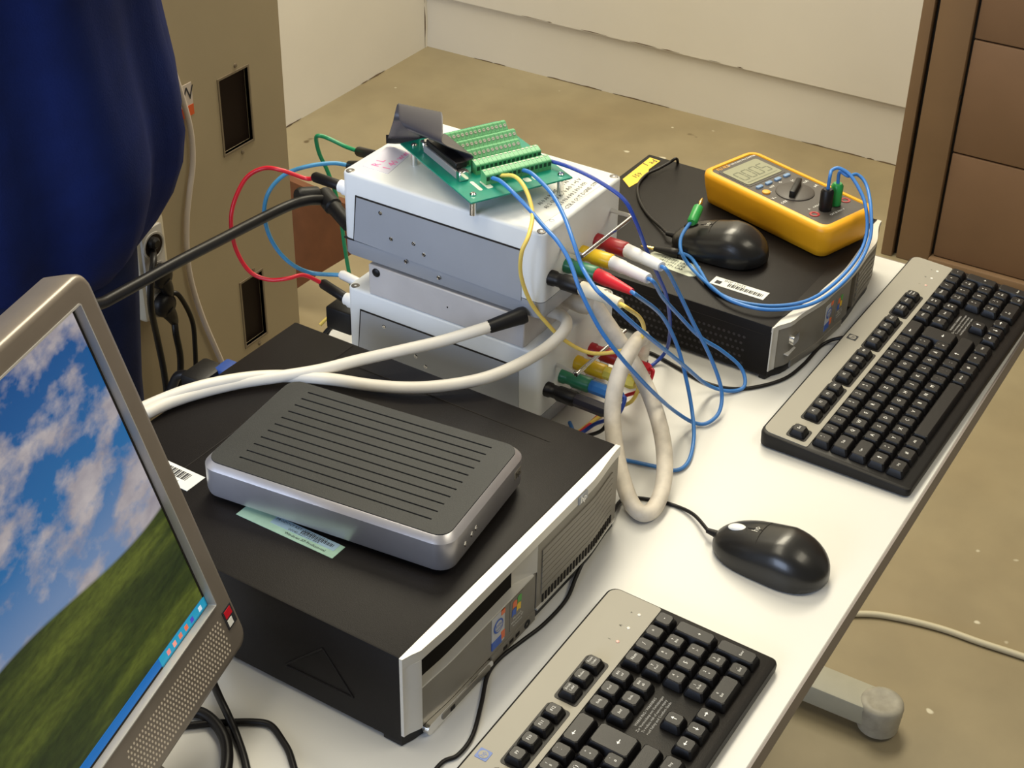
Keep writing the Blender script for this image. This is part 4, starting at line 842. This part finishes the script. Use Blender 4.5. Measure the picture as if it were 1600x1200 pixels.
t = lead('patch_lead', 'light blue patch lead looping between the back ends of the two white boxes', [g1_]+PYl([(520, 255, .68), (480, 260, .70), (445, 273, .72), (420, 300, .73), (413, 335, .735), (424, 375, .73), (450, 408, .715), (485, 426, .70)])+[g2_], .0024, mat('light_blue_wire', (.06, .27, .50), .35))
backplug(t, s0, g1_, m_bcable, .0058, .030); backplug(t, s1, g2_, m_wplug, .0056, .030)
s0 = bpt(.068, zs+.014); g1_ = PY(562, 237, .68)
t = lead('patch_lead', 'green patch lead rising from the upper white box and dropping behind it', [g1_]+PYl([(540, 229, .70), (515, 217, .72), (499, 212, .73), (494, 217, .735), (499, 240, .735), (512, 268, .73), (525, 305, .72), (533, 345, .71), (540, 395, .705), (550, 450, .70), (560, 500, .70)]), .0024, mat('green_wire', (.015, .25, .09), .35))
backplug(t, s0, g1_, m_bcable, .0058, .032)
# thick black cable with T piece
pt = PY(512, 312, .70)
t = lead('coax_cable', 'thick black cable with T connector running from the boxes towards the monitor', [pt]+PYl([(480, 313, .71), (450, 322, .72), (400, 346, .725), (340, 377, .725), (280, 408, .722), (220, 441, .720), (165, 471, .716), (120, 496, .712)])+[Vector(q) for q in ((.24, .712, .86), (.17, .715, .70), (.14, .72, .40), (.12, .74, .06), (.05, .80, .008))], lambda s: .0062, m_bcable)
b = MB(); q2 = PY(545, 352, .655); dd = (q2-pt).normalized(); b.rev(pt-dd*.012, dd, [(0, .008), (.002, .0105), (.026, .0105), (.028, .0085), ((q2-pt).length+.012, .0078)], 14); b.build('t_connector', m_black, t, world=True)
b = MB(); b.rev(pt+Vector((-.004, .012, .004)), PY(480, 313, .71)-pt, [(0, .0100), (.022, .0095), (.026, .007)], 14).build('collar', m_black, t, world=True)
# black plug at the back of the lower box
pq = PY(537, 492, .648); t = thing('power_connector', 'small black connector at the back end of the lower white box', 'connector', pq)
MB().box(-.012, .014, -.018, .016, -.016, .012, .002).build('connector_body', m_black, t)
for k in (-.006, .004): MB().tube([(k, .012, -.014), (k-.004, .022, -.028), (k-.006, .03, -.0485)], .0022, 7, 6).build('wire', m_bcable, t)
b = MB(); b.tube(PYl([(547, 486, .665), (528, 489, .672), (512, 497, .676), (500, 508, .68)]), .002, 7, 6).build('wire', m_yel, t, world=True)
# ================================================================ thick white cables
ra = .0062
b0 = bl(-.003, .021, .1435)
t = lead('white_cable', 'white cable with black strain relief crossing over the large black computer', [b0]+[PZ(u, v, z) for u, v, z in [(775, 507, .139), (740, 518, .136), (690, 533, .128), (630, 547, .124), (560, 563, .117), (500, 578, .112), (440, 588, .109), (380, 597, .108), (320, 611, .108), (270, 627, .108), (235, 643, .108), (200, 664, .108)]]+[Vector(q) for q in ((.222, .585, DZ+.1075), (.180, .590, DZ+.085), (.165, .580, DZ+.030), (.150, .560, DZ+.008), (.09, .55, DZ+.0065))], ra, m_wcable)
dd = (PZ(775, 507, .139)-b0).normalized(); MB().rev(b0-dd*.004, dd, [(0, .004), (.001, .0085), (.006, .0092), (.012, .0085), (.040, .0070), (.042, .0060)], 14).build('strain_relief', m_bcable, t, world=True)
lead('white_cable', 'white cable sagging below the strain relief and crossing behind the ribbed box', [bl(.050, .024, .121), bl(.046, .002, .124)]+[PZ(u, v, z) for u, v, z in [(884, 512, .129), (858, 540, .122), (815, 567, .119), (760, 590, .116), (700, 602, .112), (640, 606, .110), (580, 602, .108), (520, 593, .1075), (460, 588, .1075), (400, 589, .110), (340, 598, .112), (290, 611, .112), (250, 626, .110), (215, 642, .109), (185, 660, .108)]]+[Vector(q) for q in ((.222, .606, DZ+.1075), (.180, .612, DZ+.085), (.165, .606, DZ+.030), (.150, .590, DZ+.008), (.09, .58, DZ+.0065))], ra, m_wcable)
m_stain = mat('stained_white_cable', (.68, .62, .53), .5, noise=.22, nscale=45)
lead('thick_cable', 'thick stained white cable hanging in a loop from the boxes down to the desk', [bl(.085, .03, .122), bl(.075, -.006, .124)]+[PZ(u, v, z) for u, v, z in [(925, 472, .128), (945, 500, .112), (972, 540, .088), (1000, 585, .066), (1022, 635, .048), (1036, 690, .032), (1038, 745, .018), (1026, 788, .009), (1006, 803, .0085), (986, 785, .012), (970, 740, .028), (960, 690, .050), (957, 640, .074), (964, 595, .096), (978, 560, .110), (994, 535, .112), (1004, 528, .095), (1004, 540, .060), (1000, 560, .030), (985, 585, .012)]], .0085, m_stain)
# cables on the desk under the monitor
zc5 = .0045
lead('desk_cable', 'thick black cable curving out from under the monitor', [PZ(u, v, .0052) for u, v in [(250, 1120), (300, 1112), (325, 1120), (347, 1145), (355, 1175), (350, 1215), (325, 1270), (260, 1350), (150, 1400)]], .005, m_bcable)
lead('desk_cable', 'thin black cable running straight down the desk beside the monitor', [PZ(u, v, .012 if v < 1150 else .004) for u, v in [(318, 1030), (340, 1083), (355, 1115), (370, 1150), (384, 1195), (390, 1250), (360, 1330), (270, 1420)]], .0034, m_bcable)
lead('desk_cable', 'thin black cable bending round at the corner of the large computer', [PZ(u, v, .0034) for u, v in [(240, 1140), (300, 1133), (350, 1129), (395, 1128), (422, 1133), (440, 1155), (455, 1185), (462, 1240), (430, 1340), (330, 1450)]], .0030, m_bcable)
# ================================================================ monitor
MO = Vector((.1453, .3977, .1283+DZ)); MYAW, MTILT = .2369, .3004
SW, SH = .338, .270
m_mon = mat('monitor_taupe', (.26, .225, .19), .34, metal=.4, noise=.04); m_monl = mat('monitor_silver', (.46, .45, .44), .35, metal=.4)
def screen_mat():
    m = bpy.data.materials.new('screen_picture'); m.use_nodes = True; nt = m.node_tree; L = nt.links.new; b = nt.nodes['Principled BSDF']
    tc = nt.nodes.new('ShaderNodeTexCoord'); sx = nt.nodes.new('ShaderNodeSeparateXYZ'); L(tc.outputs['UV'], sx.inputs[0])
    def math_(op, a, c=None, cl=False):
        n = nt.nodes.new('ShaderNodeMath'); n.operation = op; n.use_clamp = cl
        for i, q in enumerate((a, c)):
            if q is None: continue
            if isinstance(q, (int, float)): n.inputs[i].default_value = q
            else: L(q, n.inputs[i])
        return n.outputs[0]
    def ramp(src, st):
        r = nt.nodes.new('ShaderNodeValToRGB'); e = r.color_ramp.elements; e[0].position, e[0].color = st[0][0], (*st[0][1], 1); e[1].position, e[1].color = st[-1][0], (*st[-1][1], 1)
        for p, c in st[1:-1]: e.new(p).color = (*c, 1)
        L(src, r.inputs[0]); return r.outputs[0]
    def noise(scale, det, sxyz, loc=(0, 0, 0), rot=0):
        mp = nt.nodes.new('ShaderNodeMapping'); mp.inputs['Scale'].default_value = sxyz; mp.inputs['Location'].default_value = loc; mp.inputs['Rotation'].default_value = (0, 0, rot); L(tc.outputs['UV'], mp.inputs[0])
        n = nt.nodes.new('ShaderNodeTexNoise'); n.inputs['Scale'].default_value = scale; n.inputs['Detail'].default_value = det; n.inputs['Roughness'].default_value = .55; L(mp.outputs[0], n.inputs['Vector']); return n.outputs['Fac']
    def mix(f, a, c):
        n = nt.nodes.new('ShaderNodeMix'); n.data_type = 'RGBA'
        for i, q in ((0, f), (6, a), (7, c)):
            if isinstance(q, tuple): n.inputs[i].default_value = (*q, 1)
            else: L(q, n.inputs[i])
        return n.outputs[2]
    y = sx.outputs[1]; x = sx.outputs[0]
    sky = ramp(y, [(.42, (.19, .30, .52)), (.60, (.020, .17, .44)), (1.0, (.004, .085, .30))])
    cl = noise(4.2, 6, (1.0, 1.25, 1), (3.2, 1.45, 0)); cm = ramp(cl, [(.455, (0, 0, 0)), (.56, (1, 1, 1))])
    cc = ramp(noise(9, 4, (1, 1.3, 1)), [(.3, (.34, .31, .36)), (.7, (.62, .56, .56))])
    sky = mix(cm, sky, cc)
    g = ramp(noise(3, 4, (.35, 2.2, 1), (.4, .3, 0), .22), [(.38, (.008, .020, .004)), (.52, (.040, .060, .008)), (.66, (.12, .15, .018))])
    g2 = ramp(noise(60, 3, (.6, 1.6, 1)), [(.3, (.72, .72, .72)), (.7, (1.25, 1.25, 1.25))])
    mm = nt.nodes.new('ShaderNodeMix'); mm.data_type = 'RGBA'; mm.blend_type = 'MULTIPLY'; mm.inputs[0].default_value = 1; L(g, mm.inputs[6]); L(g2, mm.inputs[7])
    hill = math_('ADD', math_('ADD', .33, math_('MULTIPLY', math_('SINE', math_('ADD', math_('MULTIPLY', x, 4.6), 3.3)), -.065)), math_('MULTIPLY', x, .10))
    hm = math_('MULTIPLY', math_('SUBTRACT', hill, y), 90, True)
    col = mix(hm, sky, mm.outputs[2])
    L(col, b.inputs['Emission Color']); b.inputs['Emission Strength'].default_value = .70; b.inputs['Base Color'].default_value = (.01, .01, .012, 1); b.inputs['Roughness'].default_value = .35
    return m
mon = thing('monitor', 'taupe and silver flat monitor showing a green hill under a cloudy blue sky', 'monitor', (MO.x, MO.y, DZ), MYAW)
e_ = Vector((1, 0, 0)); u_ = Vector((0, math.sin(MTILT), math.cos(MTILT))); n_ = Vector((0, -math.cos(MTILT), math.sin(MTILT)))
MM = Matrix(((e_.x, u_.x, n_.x, 0), (e_.y, u_.y, n_.y, 0), (e_.z, u_.z, n_.z, MO.z-DZ), (0, 0, 0, 1)))
def mb(): b = MB(); b.M = MM; return b
RB, TB, BB = .0245, .0215, .0545; ox0, ox1, oy0, oy1 = -SW-RB, RB, -BB, SH+TB; FZ = .0045
# frame around the opening (ring lofted from outside to inside)
def rr(i, z, r, n=6): return [(x, y, z) for x, y in rrect(ox0+i, ox1-i, oy0+i, oy1-i, r, n)]
def ri(i, z, r=.0012, n=6): return [(x, y, z) for x, y in rrect(-SW-i, i, -i, SH+i, r, n)]
mb().loft([rr(.004, -.030, .010), rr(.0004, -.026, .013), rr(0, -.008, .014), rr(.0006, FZ-.0035, .014), rr(.0030, FZ-.0004, .012), rr(.0060, FZ, .010), ri(.0034, FZ, .002), ri(.0034, FZ-.0008, .002)], cap0=True, cap1=False).build('front_frame', m_mon, mon, sharp=50)
mb().loft([ri(.0034, FZ-.001, .002), ri(.0032, FZ+.0010, .002), ri(.0020, FZ+.0013, .0015), ri(.0003, -.0010, .001), ri(.0004, -.003, .001)], False, False).build('screen_rim', m_monl, mon, sharp=60)
scr = mb().add([(-SW-.0005, -.0005, -.0012), (.0005, -.0005, -.0012), (.0005, SH+.0005, -.0012), (-SW-.0005, SH+.0005, -.0012)], [[0, 1, 2, 3]]).build('screen', screen_mat(), mon)
me = scr.data; uv = me.uv_layers.new(name='UVMap')
inv = MM.inverted()
for lp in me.loops:
    q = inv @ me.vertices[lp.vertex_index].co; uv.data[lp.index].uv = ((q.x+SW)/SW, q.y/SH)
def emis(n, c, s=.75): return mat(n, c, .4, emit=s)
mb().loft([ri(.0004, -.0012, .0006), ri(.0004, -.0006, .0006), ri(-.0014, -.0006, .0005), ri(-.0014, -.0012, .0005)], False, False).build('screen_border', m_gap, mon)
tb = mb().box(-SW, 0, 0, .0088, -.0012, -.0008).build('taskbar', emis('taskbar_blue', (.006, .11, .38), .7), scr)
mb().box(-.074, 0, 0, .0088, -.0009, -.0006).build('tray', emis('tray_blue', (.012, .25, .42), .7), tb)
for i, c in enumerate(((.5, .6, .7), (.05, .05, .4), (.6, .12, .05), (.55, .15, .1), (.7, .25, .2), (.6, .2, .2))): mb().box(-.012-.0095*i-(.004 if i else 0), -.0075-.0095*i-(.004 if i else 0), .0025, .0065, -.0007, -.0005).build('tray_icon', emis('icon_%d' % i, c), tb)
mb().box(-SW, -SW+.030, 0, .0088, -.0009, -.0006).build('start_button', emis('start_green', (.03, .28, .03)), tb)
mb().rev((-.222, .040, -.0011), (0, 0, 1), [(0, .0018), (.0003, .0018)], 10).build('desktop_mark', emis('mark_pale', (.45, .45, .5)), scr)
# speaker perforations in the chin
b = mb(); k = 0
for i in range(78):
    for j in range(9):
        x = -.004-.0042*i+(.0021 if j % 2 else 0); y = -.0150-.0036*j
        if x > .010: continue
        if -.185 < x < -.150: continue
        b.rev((x, y, FZ-.0002), (0, 0, 1), [(0, .0011), (.0004, .0011)], 6)
sg = b.build('speaker_holes', mat('speaker_hole', (.62, .55, .46), .5), mon); sg['kind'] = 'stuff'
q = mb().box(.0045, .0185, -.030, -.0125, FZ-.001, FZ+.0006).build('sticker', m_ink, mon); q['label'] = 'small black sticker with red and white fields'
mb().box(.0065, .0165, -.0205, -.0140, FZ+.0005, FZ+.0009).build('sticker_field', m_red, q); mb().box(.0065, .0135, -.0285, -.0222, FZ+.0005, FZ+.0009).build('sticker_field', m_white, q)
b = mb(); b.rev((-.168, -.034, FZ-.001), (0, 0, 1), [(0, .0085), (.003, .0085), (.004, .006)], 20).build('power_button', m_monl, mon)
bs = mb().loft([rr(.004, -.0300, .010), rr(.03, -.050, .02), rr(.06, -.060, .03)]).build('back_shell', m_mon, mon)
b = mb(); b.box(-SW/2-.045, -SW/2+.045, .02, .10, -.075, -.055, .004).build('hinge', m_mon, mon)
hp_ = MM @ Vector((-SW/2, .05, -.068))
MB().loft([[(hp_.x+sx*.05, hp_.y+sy*.018, hp_.z) for sx, sy in ((-1, -1), (1, -1), (1, 1), (-1, 1))], [(hp_.x+sx*.055, hp_.y+.01+sy*.022, .012) for sx, sy in ((-1, -1), (1, -1), (1, 1), (-1, 1))]]).build('stand_neck', m_mon, mon)
b = MB(); b.prism(rrect(hp_.x-.10, hp_.x+.10, hp_.y-.085, hp_.y+.085, .03, 6), 0, .016, .005).build('stand_base', m_mon, mon)
# ================================================================ person in dark blue standing behind the desk
m_coat = mat('navy_jacket', (.0025, .010, .075), .85, noise=.15, nscale=25, bump=.3, bscale=500, spec=.2); m_trou = mat('navy_trousers', (.006, .011, .045), .85, noise=.1, bump=.3, bscale=500, spec=.2)
m_skin = mat('skin', (.55, .32, .22), .55); m_hair = mat('hair_brown', (.05, .03, .02), .7); m_shoe = mat('shoe_black', (.015, .013, .012), .5)
pxc, pyc = .441, .925
per = thing('person', 'person in a dark blue jacket and trousers standing behind the monitor', 'person', (pxc, pyc, 0), R(0))
def skin_body():
    J = {'pel': (0, 0, .93, .13), 'wai': (0, 0, 1.08, .12), 'che': (0, 0, 1.30, .13), 'nec': (0, .0, 1.48, .055), 'hea': (0, -.02, 1.60, .085), 'top': (0, -.02, 1.70, .07)}
    E = [('pel', 'wai'), ('wai', 'che'), ('che', 'nec'), ('nec', 'hea'), ('hea', 'top')]
    for s, k in ((-1, 'l'), (1, 'r')):
        J.update({'hip'+k: (s*.065-.02, 0, .86, .07), 'kne'+k: (s*.064-.02, -.01, .48, .055), 'ank'+k: (s*.066-.02, .02, .09, .042), 'toe'+k: (s*.075-.02, -.13, .035, .035),
                  'sho'+k: (s*.17, 0, 1.41, .062), 'elb'+k: (s*.27, .02, 1.24, .046), 'wri'+k: (s*.06, -.16, 1.36, .032), 'pal'+k: (s*.0, -.18, 1.38, .032)})
        E += [('pel', 'hip'+k), ('hip'+k, 'kne'+k), ('kne'+k, 'ank'+k), ('ank'+k, 'toe'+k), ('che', 'sho'+k), ('sho'+k, 'elb'+k), ('elb'+k, 'wri'+k), ('wri'+k, 'pal'+k)]
        for f in range(4):
            a = 'f%d%s' % (f, k); J[a+'1'] = (-s*.035, -.192+.006*f, 1.405-.018*f, .010); J[a+'2'] = (-s*.062, -.180+.006*f, 1.408-.018*f, .008); E += [('pal'+k, a+'1'), (a+'1', a+'2')]
        J['th1'+k] = (-s*.005, -.192, 1.425, .010); J['th2'+k] = (-s*.025, -.195, 1.445, .008); E += [('pal'+k, 'th1'+k), ('th1'+k, 'th2'+k)]
    names = list(J); me = bpy.data.meshes.new('body'); me.from_pydata([J[n][:3] for n in names], [(names.index(a), names.index(c)) for a, c in E], [])
    o = bpy.data.objects.new('body_tmp', me); COL.objects.link(o)
    md = o.modifiers.new('skin', 'SKIN'); sv = me.skin_vertices[0].data
    for i, n in enumerate(names): sv[i].radius = (J[n][3], J[n][3]); sv[i].use_root = n == 'pel'
    o.modifiers.new('sub', 'SUBSURF').levels = 1
    bpy.context.view_layer.update(); m2 = bpy.data.meshes.new_from_object(o.evaluated_get(bpy.context.evaluated_depsgraph_get())); bpy.data.objects.remove(o)
    m2.materials.clear(); m2.materials.append(m_skin)
    for p in m2.polygons: p.use_smooth = True
    b = bpy.data.objects.new('body', m2); COL.objects.link(b); b.parent = per; return b
skin_body()
def ering(cx, cy, z, a, c, n=72, folds=0, ph=0, rot=0):
    out = []
    for i in range(n):
        q = 2*math.pi*i/n; k = 1+folds*(.75*(1-2*abs(math.sin(3*q+ph*.6))**.6)+.55*math.sin(9*q+1.3*ph)+.35*math.sin(16*q-ph)); x, y = a*k*math.cos(q), c*k*math.sin(q)
        out.append((cx+x*math.cos(rot)-y*math.sin(rot), cy+x*math.sin(rot)+y*math.cos(rot), z))
    return out
JK = [(.850, .128, .112, .02), (.862, .150, .128, .04), (.890, .178, .150, .06), (.920, .202, .166, .065), (.955, .217, .178, .065), (.990, .224, .182, .062), (1.04, .221, .178, .055), (1.10, .213, .168, .05), (1.18, .207, .158, .04), (1.28, .215, .155, .03), (1.36, .212, .145, .02), (1.43, .165, .115, .01), (1.475, .085, .082, 0), (1.50, .075, .075, 0)]
jk = MB().loft([ering(0, 0, z, a, c, 84, f, .9+z*1.5) for z, a, c, f in JK]).build('jacket', m_coat, per, sharp=80)
for s in (-1, 1): MB().tube([(s*.15, 0, 1.41), (s*.22, .01, 1.34), (s*.27, .02, 1.26), (s*.19, -.07, 1.30), (s*.075, -.15, 1.355)], lambda q: .074-.030*q, 18, 6).build('sleeve', m_coat, jk, sharp=80)
tr = MB()
for s in (-1, 1): tr.loft([ering(s*(.062+.004*(.9-z))-.02, -.005, z, a, c, 40, .03, 2+z*3+s) for z, a, c in ((.06, .070, .085), (.10, .072, .088), (.30, .073, .088), (.48, .076, .090), (.70, .080, .100), (.84, .085, .115), (.90, .090, .120))])
tr.build('trousers', m_trou, per, sharp=80)
for s in (-1, 1): MB().loft([[(s*.07-.02+x, y, z) for x, y in rrect(-.045+i, .045-i, -.20+i*1.5, .075-i, .042-i*.5, 6)] for i, z in ((.002, 0), (0, .02), (.004, .045), (.018, .075), (.030, .085))]).build('shoe', m_shoe, per)
hc = Vector((0, -.02, 1.62)); b = MB(); b.loft([[hc+Vector((r*.080*math.cos(q), r*.098*math.sin(q)+.008, z)) for q in [2*math.pi*i/24 for i in range(24)]] for z, r in ((.015, 1.02), (.05, 1.08), (.085, .95), (.115, .62), (.128, .2))]); b.build('hair', m_hair, per)
b = MB(); b.rev(hc+Vector((0, -.080, -.02)), (0, -1, -.35), [(0, .017), (.014, .012), (.022, .004)], 10); 
for s in (-1, 1): b.rev(hc+Vector((s*.080, .0, -.01)), (s, .2, 0), [(0, .018), (.012, .026), (.018, .02)], 10)
b.build('nose_and_ears', m_skin, per)
for s in (-1, 1): MB().rev(hc+Vector((s*.032, -.075, .008)), (0, -1, 0), [(0, .012), (.008, .010), (.012, .003)], 12).build('eye', m_white, per)
b = MB(); b.box(-.022, .022, -.088, -.070, -.062, -.054, .003); b.v = [v+hc for v in b.v]; b.build('mouth', mat('lips', (.45, .16, .13), .5), per)
